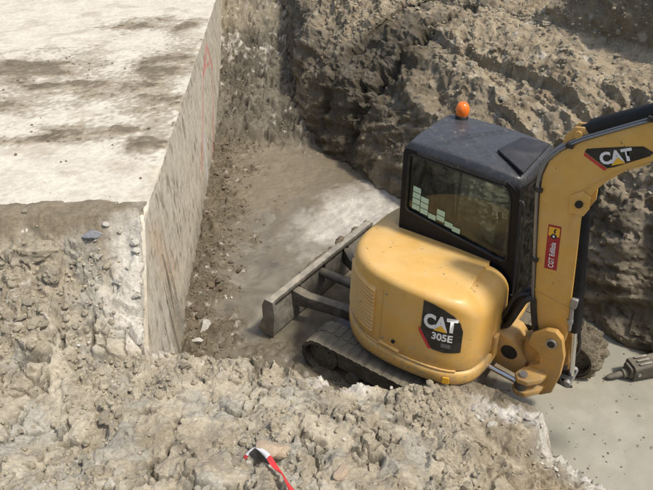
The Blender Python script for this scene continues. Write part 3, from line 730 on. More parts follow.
# ---- concrete foundation: slab top and cast wall face as one block
def make_concrete():
    st = 0.03
    vv, ff, cc = [], [], []
    base = 0
    # top
    xs = np.r_[np.arange(0, 7.2, st), np.arange(7.2, 12.0, 0.3)]; ys = np.arange(3.6, 19.0, st * 1.4)
    A, Y = [a.ravel() for a in np.meshgrid(xs, ys, indexing='ij')]
    X = wall_x(Y) - A
    P = np.stack([X, Y, 0 * X], 1)
    n = fbm(P * 1.4, 4, 0.55, 2.0); nh = fbm(P * 11, 3, 0.6, 7.0)
    sw = fbm(np.stack([X * 0.8 + Y * 0.15, Y * 6.0, 0 * X], 1), 3, 0.6, 33.0)
    chip = sstep(0.07, 0.0, A + 0.02 * nh) * sstep(0.0, 0.5, fbm(P * 2.5, 3, 0.5, 50.0))
    Z = SLAB_Z + 0.006 * n + 0.003 * nh - 0.03 * chip
    Z = np.where(Y < 5.0, Z - (5.0 - Y) * 1.15, Z)
    C = np.tile(np.array([0.60, 0.555, 0.46]), (len(X), 1))
    C = mixc(C, np.array([0.655, 0.61, 0.51]), sstep(-0.2, 0.4, sw) * 0.5)
    C = mixc(C, np.array([0.42, 0.36, 0.27]), sstep(0.15, 0.6, n + 0.3 * nh) * 0.55)
    hg, hi_ = slab_patch(X, Y)
    C = mixc(C, np.array([0.30, 0.255, 0.185]), sstep(-0.40, 0.05, hg + 0.25 * hi_) * 0.8)
    vv.append(np.stack([X, Y, Z], 1)); ff.append(grid_faces(len(xs), len(ys))[:, ::-1] + base); cc.append(C); base += len(X)
    # face
    ys = np.arange(3.6, 19.0, 0.022); zs = np.linspace(-0.3, 1, 96)
    Y, T = [a.ravel() for a in np.meshgrid(ys, zs, indexing='ij')]
    ztop = np.where(Y < 5.0, SLAB_Z - (5.0 - Y) * 1.15, SLAB_Z) - 0.01
    Zf = np.where(T < 0, T, T * ztop)
    P = np.stack([0 * Y, Y, Zf], 1)
    streak = fbm(np.stack([0 * Y, Y * 5.5, Zf * 2.2], 1), 4, 0.62, 5.0)
    streak2 = fbm(np.stack([0 * Y, Y * 15, Zf * 5.0], 1), 3, 0.6, 15.0)
    nh = fbm(P * 14, 3, 0.6, 1.0)
    dab = sstep(0.30, 0.42, fbm(np.stack([0 * Y, Y * 7.5, Zf * 3.0], 1), 3, 0.55, 45.0)) * sstep(-0.2, 0.2, fbm(P * 1.2, 2, 0.5, 47.0))
    pock = sstep(0.44, 0.62, streak2 + 0.4 * streak)
    off = 0.003 * streak + 0.002 * nh - 0.010 * pock 
    off = off * sstep(1.0, 0.9, T) - 0.004
    X = wall_x(Y) + off
    C = np.tile(np.array([0.58, 0.53, 0.425]), (len(Y), 1))
    C = mixc(C, np.array([0.46, 0.405, 0.305]), sstep(-0.1, 0.5, streak) * 0.55)
    C = mixc(C, np.array([0.17, 0.145, 0.10]), pock * 0.65)
    C = mixc(C, np.array([0.22, 0.185, 0.125]), dab * 0.75)
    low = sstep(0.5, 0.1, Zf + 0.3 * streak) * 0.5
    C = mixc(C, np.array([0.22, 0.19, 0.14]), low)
    tan = np.exp(-(((Y - 5.45 + 0.5 * (Zf - 1.2)) / 0.22) ** 2)) * sstep(0.5, 0.9, Zf) * sstep(2.0, 1.6, Zf)
    C = mixc(C, np.array([0.56, 0.37, 0.23]), tan * 0.5)
    # faded spray-paint survey marks
    def stroke(pts, w, colr, k):
        nonlocal C
        dd = np.full(len(Y), 9.0)
        for (y0, z0), (y1, z1) in zip(pts[:-1], pts[1:]):
            ay, az = y1 - y0, z1 - z0; t = np.clip(((Y - y0) * ay + (Zf - z0) * az) / (ay * ay + az * az), 0, 1)
            dd = np.minimum(dd, np.hypot(Y - y0 - t * ay, Zf - z0 - t * az))
        C = mixc(C, np.array(colr), sstep(w, w * 0.4, dd + 0.03 * nh) * k * sstep(-0.5, 0.1, streak2 * 0.6 + 0.25))
    pink = (0.66, 0.16, 0.14)
    stroke([(10.66, 1.6), (11.7, 1.82), (12.2, 1.25)], 0.10, pink, 0.6)
    stroke([(11.0, 1.62), (11.9, 1.45)], 0.06, pink, 0.5)
    stroke([(10.7, 1.65), (10.0, 1.2), (8.9, 0.62)], 0.10, pink, 0.4)
    stroke([(12.1, 1.3), (11.5, 0.62), (10.4, 0.1)], 0.12, pink, 0.35)
    stroke([(9.75, 0.85), (9.4, 0.2)], 0.12, (0.62, 0.62, 0.63), 0.7)
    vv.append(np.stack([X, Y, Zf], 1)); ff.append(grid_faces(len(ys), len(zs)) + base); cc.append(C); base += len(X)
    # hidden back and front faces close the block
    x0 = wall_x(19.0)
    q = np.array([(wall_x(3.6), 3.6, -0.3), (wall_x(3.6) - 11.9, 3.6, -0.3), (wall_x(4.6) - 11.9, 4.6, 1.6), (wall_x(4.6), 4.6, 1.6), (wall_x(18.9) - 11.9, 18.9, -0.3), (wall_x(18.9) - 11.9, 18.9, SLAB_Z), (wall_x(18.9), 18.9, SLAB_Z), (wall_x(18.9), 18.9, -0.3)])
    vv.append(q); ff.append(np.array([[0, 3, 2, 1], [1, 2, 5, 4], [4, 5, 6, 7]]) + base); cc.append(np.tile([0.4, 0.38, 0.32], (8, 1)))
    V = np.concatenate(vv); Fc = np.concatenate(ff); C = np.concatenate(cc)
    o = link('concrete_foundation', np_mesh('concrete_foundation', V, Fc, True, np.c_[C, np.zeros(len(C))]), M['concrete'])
    tag(o, 'pale concrete foundation slab with streaked cast wall and faded pink spray marks', 'foundation')
make_concrete()

# ---- loose dirt trodden over the slab: a thin uneven sheet that rises through the concrete only where it lies
def make_slab_dirt():
    st = 0.03
    xs = np.arange(0.02, 6.5, st); ys = np.arange(5.15, 17.0, st)
    A, Y = [a.ravel() for a in np.meshgrid(xs, ys, indexing='ij')]
    X = wall_x(Y) - A
    P = np.stack([X, Y, 0 * X], 1)
    hgt, hi = slab_patch(X, Y)
    md = fbm(np.stack([X * 1.6, Y * 2.0, 0 * X], 1), 4, 0.6, 9.9)
    Z = SLAB_Z - 0.012 + 0.045 * np.clip(hgt, -0.6, 0.55) + 0.010 * lumps(P * 16, 2.0) * sstep(0.0, 0.3, hgt)
    Z = np.maximum(Z, SLAB_Z - 0.035)
    C = mixc(np.tile(np.array([0.36, 0.31, 0.225]), (len(X), 1)), np.array([0.20, 0.165, 0.115]), sstep(0.25, 0.6, hgt))
    C = mixc(C, MUD * 0.9, sstep(0.5, 0.9, md + hi * 0.5) * 0.6)
    o = link('loose_dirt', np_mesh('loose_dirt', np.stack([X, Y, Z], 1), grid_faces(len(xs), len(ys))[:, ::-1], True, np.c_[C, 0 * X]), M['soil'])
    tag(o, 'thin brown dirt trodden in patches over the pale concrete slab', 'dirt', kind='stuff')
make_slab_dirt()

# ---- building ground round the excavation, out to the horizon
def make_ground():
    xs = np.array([-300, -11.5, 12.0, 300.0]); ys = np.array([-300, -1.1, 18.4, 300.0])
    X, Y = [a.ravel() for a in np.meshgrid(xs, ys, indexing='ij')]
    F = np.delete(grid_faces(4, 4), 4, axis=0)
    C = np.tile(np.r_[PALE * 0.9, 0.0], (16, 1))
    tag(link('ground', np_mesh('ground', np.stack([X, Y, 0 * X + 2.02], 1), F, True, C), M['soil']), kind='structure')
make_ground()
# ------------------------------------------------------------------ excavator (local axes: X forward, Y left, Z up)
MACH_YAW, MACH_LOC = R(-37.2), (1.376, 5.07, 0.0)
ex = bpy.data.objects.new('excavator', None); col.objects.link(ex)
ex.location = MACH_LOC; ex.rotation_euler = (0, 0, MACH_YAW)
tag(ex, 'yellow mini excavator with black cab and raised boom standing in the pit', 'excavator')
UR = Matrix.Rotation(R(0), 3, 'Z')
def under(v): return UR @ v

# ---- tracks
def stadium(x0, x1, zc, r, n=14):
    pts = []
    for k in range(n + 1):
        t = R(-90 + 180 * k / n); pts.append((x1 + r * math.cos(t), zc + r * math.sin(t)))
    for k in range(n + 1):
        t = R(90 + 180 * k / n); pts.append((x0 + r * math.cos(t), zc + r * math.sin(t)))
    return pts
def resample(pts, step):
    P = [Vector((a, b, 0)) for a, b in pts] + [Vector((pts[0][0], pts[0][1], 0))]
    L = [0]
    for a, b in zip(P[:-1], P[1:]): L.append(L[-1] + (b - a).length)
    n = int(L[-1] / step); out = []; j = 0
    for i in range(n):
        d = L[-1] * i / n
        while L[j + 1] < d: j += 1
        t = (d - L[j]) / max(L[j + 1] - L[j], 1e-9); p = P[j].lerp(P[j + 1], t)
        out.append((p.x, p.y))
    return out
def make_track(yc, x1=1.08):
    w = 0.20
    outer = stadium(-1.03, x1, 0.255, 0.245); inner = stadium(-1.03, x1, 0.255, 0.205)
    mb = MB().frame(outer, inner, yc - w, yc + w, 'y')
    cyc = resample(outer, 0.105)
    m = len(cyc)
    for i, (x, z) in enumerate(cyc):           # tread bars
        x2, z2 = cyc[(i + 1) % m]; x0, z0 = cyc[i - 1]
        t = Vector((x2 - x0, 0, z2 - z0)).normalized(); nn = Vector((t.z, 0, -t.x))
        c = Vector((x, 0, z)); h = 0.008; hw = 0.042
        for (ya, yb) in ((yc - w, yc - 0.01), (yc + 0.01, yc + w)):
            q = []
            for yy in (ya, yb):
                for (a, b) in ((-hw, -0.002), (hw, -0.002), (hw * .7, h), (-hw * .7, h)):
                    v = c + t * a + nn * b; q.append((v.x, yy, v.z))
            mb.add(q, [(0, 1, 2, 3), (7, 6, 5, 4), (0, 4, 5, 1), (1, 5, 6, 2), (2, 6, 7, 3), (3, 7, 4, 0)])
    tr = mb.build('track', M['track'], ex, xf=under)
    MB().prism([(-0.95, 0.17), (0.95, 0.17), (0.9, 0.36), (-0.9, 0.36)], yc - 0.11, yc + 0.11).build('track_frame', M['mud_metal'], tr, 0.02, xf=under)
    for x, r, nm in ((-1.03, 0.195, 'sprocket'), (x1, 0.195, 'idler')):
        k = MB().lathe([(0.06, -0.13), (r, -0.12), (r, -0.05), (r - 0.05, -0.03), (r - 0.05, 0.03), (r, 0.05), (r, 0.12), (0.06, 0.13)], (x, yc, 0.255), 'y', 26)
        for b in range(8):
            t = R(45 * b); k.cyl((x + 0.12 * math.cos(t), yc - 0.14, 0.255 + 0.12 * math.sin(t)), (x + 0.12 * math.cos(t), yc + 0.14, 0.255 + 0.12 * math.sin(t)), 0.013, 6)
        k.build(nm, M['mud_metal'], tr, xf=under)
    for x in (-0.62, -0.22, 0.22, 0.62):
        MB().lathe([(0.05, -0.15), (0.085, -0.15), (0.085, -0.06), (0.06, -0.05), (0.06, 0.05), (0.085, 0.06), (0.085, 0.15), (0.05, 0.15)], (x, yc, 0.125), 'y', 16).build('roller', M['mud_metal'], tr, xf=under)
    return tr
make_track(-0.90); ltr = make_track(0.74, 1.27)
def mud_cake(yc, x, r, a0, a1, w):
    nu, nv = 70, 40; vs = []
    for i in range(nu):
        for j in range(nv):
            t = R(a0 + (a1 - a0) * i / (nu - 1)); y = yc - w + 2 * w * j / (nv - 1)
            vs.append((x, y, t))
    A = np.array(vs); q = np.stack([np.cos(A[:, 2]) * 2 + 5, A[:, 1] * 8, np.sin(A[:, 2]) * 2], 1)
    e = np.minimum(np.minimum((A[:, 2] - R(a0)) / R(25), (R(a1) - A[:, 2]) / R(25)), np.minimum(A[:, 1] - yc + w, yc + w - A[:, 1]) / 0.06)
    rr = r - 0.03 + np.clip(e, 0, 1) ** 0.5 * (0.045 + 0.05 * fbm(q * 1.5, 4, 0.65, 3.0) + 0.035 * lumps(q * 2.2, 2.0))
    P = np.stack([x + rr * np.cos(A[:, 2]), A[:, 1], 0.255 + rr * np.sin(A[:, 2])], 1)
    P = np.array([tuple(under(Vector(p))) for p in P])
    return link('caked_mud', np_mesh('caked_mud', P, grid_faces(nu, nv), sharp=40), M['mud'], ltr)
mud_cake(0.74, 1.27, 0.26, -60, 110, 0.215)
car = MB().prism([(-0.62, 0.25), (0.62, 0.25), (0.5, 0.46), (-0.5, 0.46)], -0.62, 0.62).build('car_body', M['mud_metal'], ex, 0.02, xf=under)
MB().lathe([(0.44, 0.44), (0.46, 0.46), (0.46, 0.60), (0.40, 0.64)], (0, 0, 0), 'z', 40).build('slew_ring', M['mud_metal'], car)

# ---- dozer blade behind the tracks
yb0, yb1 = -0.95, 1.20
bp_ = [(-1.83, 0.60), (-1.90, 0.60), (-1.945, 0.50), (-1.955, 0.40), (-1.94, 0.30), (-1.99, 0.20), (-2.06, 0.13), (-2.03, 0.11), (-1.95, 0.17), (-1.90, 0.27), (-1.915, 0.38), (-1.905, 0.48), (-1.875, 0.545), (-1.83, 0.55)]
bl = MB().prism(bp_, yb0, yb1).build('dozer_blade', M['blade_top'], ex, 0.004)
MB().box(-1.915, -1.82, yb0 + 0.01, yb1 - 0.01, 0.553, 0.612).build('top_rail', M['blade_top'], bl, 0.01)
for y in (yb0, yb1):
    s = 0.024
    MB().prism([(-1.81, 0.615), (-1.93, 0.615), (-1.985, 0.50), (-1.99, 0.30), (-2.10, 0.08), (-2.0, 0.03), (-1.84, 0.05), (-1.79, 0.45)], y - s, y + s).build('end_plate', M['blade_top'], bl, 0.004)
for y in (-0.42, 0.1, 0.62):
    MB().prism([(-1.82, 0.55), (-1.90, 0.52), (-1.915, 0.30), (-1.86, 0.22)], y - 0.012, y + 0.012).build('rib', M['mud_metal'], bl, 0.002)
for y, y2 in ((-0.50, -0.30), (0.62, 0.30)):      # push arms converge on the car body
    m_ = MB(); A_ = [(-1.88, y, 0.52, 0.26), (-1.70, y + (y2 - y) * 0.3, 0.44, 0.27), (-1.2, y + (y2 - y) * 0.8, 0.42, 0.27), (-0.55, y2, 0.40, 0.26)]
    vs_ = [(x, yy + s * 0.06, z) for x, yy, z1, z0 in A_ for s, z in ((-1, z1), (1, z1), (1, z0), (-1, z0))]
    fs_ = [(4 * k + q, 4 * k + (q + 1) % 4, 4 * k + 4 + (q + 1) % 4, 4 * k + 4 + q) for k in range(3) for q in range(4)] + [(0, 1, 2, 3), (15, 14, 13, 12)]
    m_.add(vs_, fs_).build('push_arm', M['mud_metal'], bl, 0.012)
MB().prism([(-1.86, 0.05), (-1.93, 0.05), (-1.93, 0.56), (-1.87, 0.56)], yb0 + 0.03, yb1 - 0.03).build('back_plate', M['blade_top'], bl, 0.004)
MB().cyl((-1.86, 0.06, 0.42), (-0.6, 0.06, 0.44), 0.06, 16).build('lift_cylinder', M['mud_metal'], bl)
def mud_strip(x, y0, y1, z, h, w, seed):
    nu, nv = 90, 12
    A = np.array([(y0 + (y1 - y0) * i / (nu - 1), j / (nv - 1)) for i in range(nu) for j in range(nv)])
    q = np.stack([A[:, 0] * 6, A[:, 1] * 1.5, 0 * A[:, 0]], 1); k = np.clip(0.5 + fbm(q * np.array([1, 0, 0]), 3, 0.6, seed), 0.05, 1.4)
    ang = np.pi * A[:, 1]; rr = k * (1 + 0.35 * fbm(q * 2.0, 3, 0.6, seed + 3))
    P = np.stack([x + w * rr * np.cos(ang), A[:, 0], z + h * rr * np.sin(ang) - 0.01], 1)
    link('caked_mud', np_mesh('caked_mud', P, grid_faces(nu, nv)), M['clod_dark'], bl)
mud_strip(-1.93, -0.3, 1.1, 0.59, 0.055, 0.045, 5.0)

# ---- house outline in plan
op = [(0.67, -0.05), (0.68, -0.45), (0.63, -0.74), (0.47, -0.905), (0.20, -0.985), (-0.2, -1.005), (-0.58, -0.93), (-0.87, -0.72), (-1.04, -0.40), (-1.09, 0.0), (-1.05, 0.42), (-0.86, 0.76)]
osm = [(p.x, p.y) for p in smooth_path([(a, b, 0) for a, b in op], 7)]
def normals2(P):
    out = []
    for i in range(len(P)):
        a = Vector(P[max(i - 1, 0)]); b = Vector(P[min(i + 1, len(P) - 1)]); t = (b - a).normalized(); out.append(Vector((-t.y, t.x)) * -1)
    return out
onr = normals2(osm)
if onr[len(onr) // 2].x > 0: onr = [-n for n in onr]
ZL = 0.80
def ztop(x, y): return 1.58 + 0.07 * min(max(-y, 0), 1) - 0.05 * max(x, 0)
def hood_col(x, y, n):
    """levels of one column of the hood: (inset, z)"""
    zt = ztop(x, y)
    fr = max(0.0, n.x) ** 2; rr = max(0.0, -n.x) ** 2
    r = 0.07 + 0.17 * fr + 0.07 * rr
    lv = [(0.030, ZL), (0.022, ZL + 0.02), (0.026, ZL + 0.15)]
    for k in range(1, 5): lv.append((0.026 + 0.03 * k / 4, ZL + 0.15 + (zt - r - ZL - 0.15) * k / 4))
    for k in range(1, 9):
        t = R(90 * k / 8); lv.append((0.056 + r * (1 - math.cos(t)), zt - r * (1 - math.sin(t))))
    return lv
def hood_loft():
    mb = MB(); cols = []
    for (x, y), n in zip(osm, onr):
        cols.append([(x - n.x * i, y - n.y * i, z) for i, z in hood_col(x, y, n)])
    k = len(cols[0]); vs = [v for c in cols for v in c]; fs = []
    for i in range(len(cols) - 1):
        for j in range(k - 1): fs.append((i * k + j, (i + 1) * k + j, (i + 1) * k + j + 1, i * k + j + 1))
    top = [i * k + k - 1 for i in range(len(cols))]
    # crowned top between the rim and the edge under the cab
    prev = top; R_ = 7
    rim = [cl[-1] for cl in cols]
    for s in range(1, R_ + 1):
        f = s / R_; ring = []
        for (x, y, z) in rim:
            if y <= 0.03 and x > -0.70: ix, iy = min(max(x, -0.70), 0.34), 0.03
            else: ix, iy = min(max(x, -0.70), -0.70), min(max(y, 0.03), 0.70)
            iz = 1.575 - 0.04 * max(ix, 0)
            ring.append(len(vs)); vs.append((x + (ix - x) * f, y + (iy - y) * f, z + (iz - z) * f + 0.018 * math.sin(math.pi * f)))
        for i in range(len(rim) - 1): fs.append((prev[i], prev[i + 1], ring[i + 1], ring[i]))
        prev = ring
    mb.add(vs, fs)
    return mb
hood = hood_loft().build('engine_hood', M['yellow'], ex, angle=32)
# skirt / counterweight below the hood with its rolled lip
def skirt():
    closed = osm + [(-0.5, 0.93), (0.3, 0.96), (0.62, 0.9), (0.67, 0.5)]
    nr = normals2(closed)
    if nr[len(osm) // 2].x > 0: nr = [-n for n in nr]
    mb = MB(); lv = [(0.10, 0.60), (0.03, 0.605), (0.004, 0.63), (-0.006, 0.68), (-0.006, 0.745), (0.004, 0.772), (0.018, 0.782), (0.05, 0.785)]
    vs = [(x - n.x * i, y - n.y * i, z - 0.05 * max(0.0, -x) * (z < 0.65)) for (x, y), n in zip(closed, nr) for i, z in lv]
    k = len(lv); m = len(closed); fs = []
    for i in range(m):
        for j in range(k - 1): fs.append((i * k + j, ((i + 1) % m) * k + j, ((i + 1) % m) * k + j + 1, i * k + j + 1))
    fs.append(tuple(i * k for i in range(m))); fs.append(tuple(i * k + k - 1 for i in range(m)))
    return mb.add(vs, fs)
cw = skirt().build('counterweight', M['yellow'], ex, angle=45)
# near-side mapping: X -> point on the hood skin
side = [(x, y, n) for (x, y), n in zip(osm, onr) if y < -0.30 and x > -1.05]
side.sort(key=lambda s: s[0])
sx_ = np.array([s[0] for s in side]); sy_ = np.array([s[1] for s in side]); sn_ = np.array([(s[2].x, s[2].y) for s in side])
def hood_pt(X, z, off=0.006):
    nx, ny = np.interp(X, sx_, sn_[:, 0]), np.interp(X, sx_, sn_[:, 1]); y = np.interp(X, sx_, sy_)
    lv = hood_col(X, y, Vector((nx, ny)))
    ins = float(np.interp(z, [l[1] for l in lv], [l[0] for l in lv]))
    return (X - nx * (ins - off), y - ny * (ins - off), z)

def flat_part(name, poly, mat, parent, mapf, thick_off, res=0.02, cut=0.02):
    """polygon in (u,v) laid on a surface given by mapf(u,v,off)"""
    bm = bmesh.new()
    f = bm.faces.new([bm.verts.new((u, v, 0)) for u, v in poly])
    us = [p[0] for p in poly]; vs_ = [p[1] for p in poly]
    for ax, lo, hi in ((0, min(us), max(us)), (1, min(vs_), max(vs_))):
        for k in range(1, int((hi - lo) / cut) + 1):
            p = [0, 0, 0]; p[ax] = lo + k * cut; nn = [0, 0, 0]; nn[ax] = 1
            bmesh.ops.bisect_plane(bm, geom=bm.verts[:] + bm.edges[:] + bm.faces[:], plane_co=p, plane_no=nn)
    for v in bm.verts: v.co = mapf(v.co.x, v.co.y, thick_off)
    me = bpy.data.meshes.new(name); bm.to_mesh(me); bm.free()
    return link(name, me, mat, parent)

def text_part(name, s, size, mat, parent, mapf, off, origin, bold=0.0, shear=0.0, rot=0.0, sx=1.0, align='CENTER', cut=0.02):
    cu = bpy.data.curves.new(name, 'FONT'); cu.body = s; cu.size = size; cu.align_x = align; cu.align_y = 'BOTTOM_BASELINE'
    cu.offset = bold; cu.shear = shear; cu.resolution_u = 3
    to = bpy.data.objects.new(name, cu); col.objects.link(to)
    dg = bpy.context.evaluated_depsgraph_get(); dg.update()
    me = bpy.data.meshes.new_from_object(to.evaluated_get(dg))
    bpy.data.objects.remove(to); bpy.data.curves.remove(cu)
    bm = bmesh.new(); bm.from_mesh(me)
    us = [v.co.x for v in bm.verts]
    lo, hi = min(us), max(us)
    for k in range(1, int((hi - lo) / cut) + 1):
        bmesh.ops.bisect_plane(bm, geom=bm.verts[:] + bm.edges[:] + bm.faces[:], plane_co=(lo + k * cut, 0, 0), plane_no=(1, 0, 0))
    c, sn = math.cos(rot), math.sin(rot)
    for v in bm.verts:
        a, b = v.co.x * sx, v.co.y
        v.co = mapf(origin[0] + a * c - b * sn, origin[1] + a * sn + b * c, off)
    bm.to_mesh(me); bm.free(); me.materials.clear()
    return link(name, me, mat, parent)

# decal: black shield, red flash, CAT, triangle, 305E
hp = lambda u, v, o: hood_pt(0.12 + (u - 0.12) * 0.90, v, o)
dec = flat_part('decal', [(0.12, 1.24), (0.27, 1.03), (0.40, 1.02), (0.565, 1.045), (0.565, 1.30), (0.53, 1.40), (0.46, 1.475), (0.35, 1.53), (0.22, 1.565), (0.12, 1.575)], M['d_black'], ex, hp, 0.004)
flat_part('red_flash', [(0.098, 1.26), (0.12, 1.24), (0.265, 1.03), (0.225, 1.032), (0.098, 1.21)], M['d_red'], dec, hp, 0.006)
text_part('cat_lettering', 'CAT', 0.215, M['d_white'], dec, hp, 0.0075, (0.325, 1.29), bold=0.011, sx=0.84)
flat_part('triangle_mark', [(0.262, 1.272), (0.412, 1.272), (0.337, 1.345)], M['d_yellow'], dec, hp, 0.010)
text_part('model_number', '305E', 0.115, M['d_white'], dec, hp, 0.0075, (0.36, 1.165), bold=0.004, sx=0.98)
flat_part('small_print', [(0.36, 1.085), (0.46, 1.085), (0.46, 1.135), (0.36, 1.135)], M['d_grey'], dec, hp, 0.0065)
# louvres on the rear corner
i0 = min(range(len(osm)), key=lambda i: math.hypot(osm[i][0] + 0.42, osm[i][1] + 0.98)); i1 = min(range(len(osm)), key=lambda i: math.hypot(osm[i][0] + 0.94, osm[i][1] + 0.62))
for kk in range(12):
    z = 0.93 + 0.047 * kk
    mb = MB(); vs = []; fs = []
    for (x, y), n in zip(osm[i0:i1 + 1], onr[i0:i1 + 1]):
        lv = hood_col(x, y, n)
        for (dz, o) in ((-0.022, -0.006), (-0.022, 0.026), (-0.010, 0.028), (0.022, -0.006)):
            ins = float(np.interp(z + dz, [l[1] for l in lv], [l[0] for l in lv])) - o
            vs.append((x - n.x * ins, y - n.y * ins, z + dz))
    for i in range(i1 - i0):
        for j in range(3): fs.append((i * 4 + j, (i + 1) * 4 + j, (i + 1) * 4 + j + 1, i * 4 + j + 1))
    fs += [(0, 1, 2, 3), tuple((i1 - i0) * 4 + j for j in (3, 2, 1, 0))]
    mb.add(vs, fs).build('louvre_slat', M['yellow'], hood, angle=30)
# panel seam ridge beside the louvres, bolt plug, hand-hold lip
sm = MB()
sm.tube([hood_pt(-0.33, z, 0.002) for z in np.linspace(0.83, 1.5, 14)], 0.0035, 6).build('panel_gap', M['yellow_dirty'], hood)
for (bx_, bz_) in ((-0.29, 0.90), (-0.29, 1.46)):
    q_ = hood_pt(bx_, bz_, 0.0); MB().cyl(q_, (q_[0], q_[1] - 0.010, q_[2]), 0.012, 8).build('bolt', M['steel'], hood)
p = hood_pt(-0.16, 0.93, 0.0)
MB().cyl(p, (p[0], p[1] - 0.014, p[2]), 0.022, 14).build('plug', M['dark_hole'], hood)
lip = [hood_pt(x, 0.80 + (0.0 if abs(x + 0.22) > 0.1 else -0.012), 0.012) for x in np.linspace(-0.55, 0.5, 30)]
MB().tube(lip, 0.012, 8).build('hood_lip', M['yellow'], hood)
MB().tube([hood_pt(x, 0.835, 0.004) for x in np.linspace(-0.33, -0.08, 10)], 0.02, 8).build('hand_hold', M['yellow'], hood)
MB().box(0.655, 0.69, -0.42, -0.32, 0.74, 1.0).build('side_latch', M['yellow_dirty'], hood, 0.008)
for (x, y, r) in ((0.02, -0.42, 0.012), (-0.06, -0.62, 0.008), (0.18, -0.2, 0.016), (-0.4, -0.5, 0.008)):
    pass

q_ = hood_pt(0.44, 0.83, 0.0)
MB().add([(0.40, -0.945, 0.65), (0.46, -0.922, 0.65), (0.46, -0.922, 0.73), (0.40, -0.945, 0.73), (0.40, -0.955, 0.65), (0.46, -0.932, 0.65), (0.46, -0.932, 0.73), (0.40, -0.955, 0.73)], [(0, 3, 2, 1), (4, 5, 6, 7), (0, 1, 5, 4), (1, 2, 6, 5), (2, 3, 7, 6), (3, 0, 4, 7)]).build('warning_sticker', M['d_yellow'], cw)
# ---- cab
def cabx(v):      # the cab stands a little tail-high
    k = 0.105 + (0.03 - 0.105) * min(max((v.x + 0.72) / 1.3, 0), 1)
    return Vector((v.x, v.y, v.z + k * min(max((v.z - 1.65) / 0.75, 0), 1)))
_build = MB.build
def _cab_build(s, name, mat, parent=None, *p, **k):
    q = parent
    while q is not None and q.name.split('.')[0] != 'cab': q = q.parent
    if q is not None and 'xf' not in k: k['xf'] = cabx
    return _build(s, name, mat, parent, *p, **k)
MB.build = _cab_build
XR, XF, YR, YL, ZB, ZT = -0.72, 0.62, 0.03, 0.93, 0.80, 2.44
cab = MB().box(XR, XF + 0.06, YR, YL, ZB, 0.92).build('cab', M['black'], ex, 0.02)
# right side (towards the camera): panel with the large window
def lean(x, z):   # the front leans back towards the top
    return x - 0.16 * max(0.0, (z - 0.9) / 1.5) * max(0.0, min(1.0, (x - 0.1) / 0.5))
out_r = rrect(XR, XF + 0.06, ZB + 0.02, ZT, [0.03, 0.03, 0.16, 0.06], 8)
in_r = rrect(XR + 0.07, XF - 0.02, 1.60, ZT - 0.055, [0.04, 0.08, 0.15, 0.04], 8)
in_r = [(x, z + (0.22 * (1 - (x - XR) / (XF - XR)) if z < 2.0 else 0)) for x, z in in_r]
O_r = [(lean(x, z), z) for x, z in out_r]; I_r = [(lean(x, z), z) for x, z in in_r]
MB().frame(O_r, I_r, YR - 0.035, YR + 0.03).build('side_frame', M['black'], cab, 0.008)
def gasket(loop, y0, y1, r, nm):
    MB().tube([(x, y0, z) for x, z in loop] + [(loop[0][0], y0, loop[0][1])], r, 6, False).build(nm, M['rubber'], cab)
gasket(I_r, YR - 0.033, 0, 0.012, 'window_seal')
win = MB().prism(I_r, YR - 0.010, YR - 0.004).build('window_glass', M['glass'], cab)
# sliding-window divider bar
MB().box(-0.10, -0.075, YR - 0.002, YR + 0.02, 1.80, ZT - 0.08).build('window_divider', M['black'], cab, 0.004)
# mint stickers on the lower rear corner of the window
yy = YR - 0.0125
for (cx, cz) in ((0, 0), (0, 1), (0, 2), (0, 3), (1, 0), (1, 1), (1, 2), (3, 0.4), (2, -0.1), (3, 1.4), (4, 0.1), (4.9, -0.1)):
    u = -0.585 + cx * 0.098; w = 1.835 + cz * 0.062 - cx * 0.018
    MB().prism([(u, w), (u + 0.090, w - 0.008), (u + 0.090, w + 0.046), (u, w + 0.054)], yy, yy - 0.002).build('window_sticker', M['d_mint'], win)
# left side
out_l = rrect(XR, XF + 0.06, ZB + 0.02, ZT, [0.03, 0.03, 0.16, 0.06], 8)
in_l = rrect(XR + 0.10, XF - 0.06, 1.05, ZT - 0.09, [0.06, 0.08, 0.16, 0.06], 8)
O_l = [(lean(x, z), z) for x, z in out_l]; I_l = [(lean(x, z), z) for x, z in in_l]
MB().frame(O_l, I_l, YL - 0.03, YL + 0.03).build('door_frame', M['black'], cab, 0.008)
MB().prism(I_l, YL, YL + 0.006).build('door_glass', M['glass'], cab)
# front and rear
def front(nm, x, z0, lean_on, zi0, mat_g):
    o = rrect(YR - 0.03, YL + 0.025, z0, ZT, 0.05, 6); i = rrect(YR + 0.05, YL - 0.06, zi0, ZT - 0.09, 0.07, 6)
    def X(z): return lean(x, z) if lean_on else x
    mb = MB(); n = len(o)
    vs = [(X(z) + dx, y, z) for dx in (-0.025, 0.025) for L in (o, i) for y, z in L]; fs = []
    for a in range(n):
        b = (a + 1) % n
        fs += [(a, b, n + b, n + a), (2 * n + a, 3 * n + a, 3 * n + b, 2 * n + b), (a, 2 * n + a, 2 * n + b, b), (n + a, n + b, 3 * n + b, 3 * n + a)]
    mb.add(vs, fs).build(nm + '_frame', M['black'], cab, 0.006)
    g = MB(); g.add([(X(z) + dx, y, z) for dx in (-0.003, 0.003) for y, z in i], [tuple(range(n)), tuple(range(2 * n - 1, n - 1, -1))] + [(a, (a + 1) % n, n + (a + 1) % n, n + a) for a in range(n)])
    g.build(nm + '_glass', M['glass'], cab)
front('windscreen', XF + 0.035, 0.84, True, 1.0, M['glass'])
front('rear_window', XR + 0.03, 1.45, False, 1.72, M['glass'])
MB().box(XR + 0.005, XR + 0.055, YR - 0.03, YL + 0.02, 0.90, 1.47).build('rear_panel', M['black'], cab, 0.006)
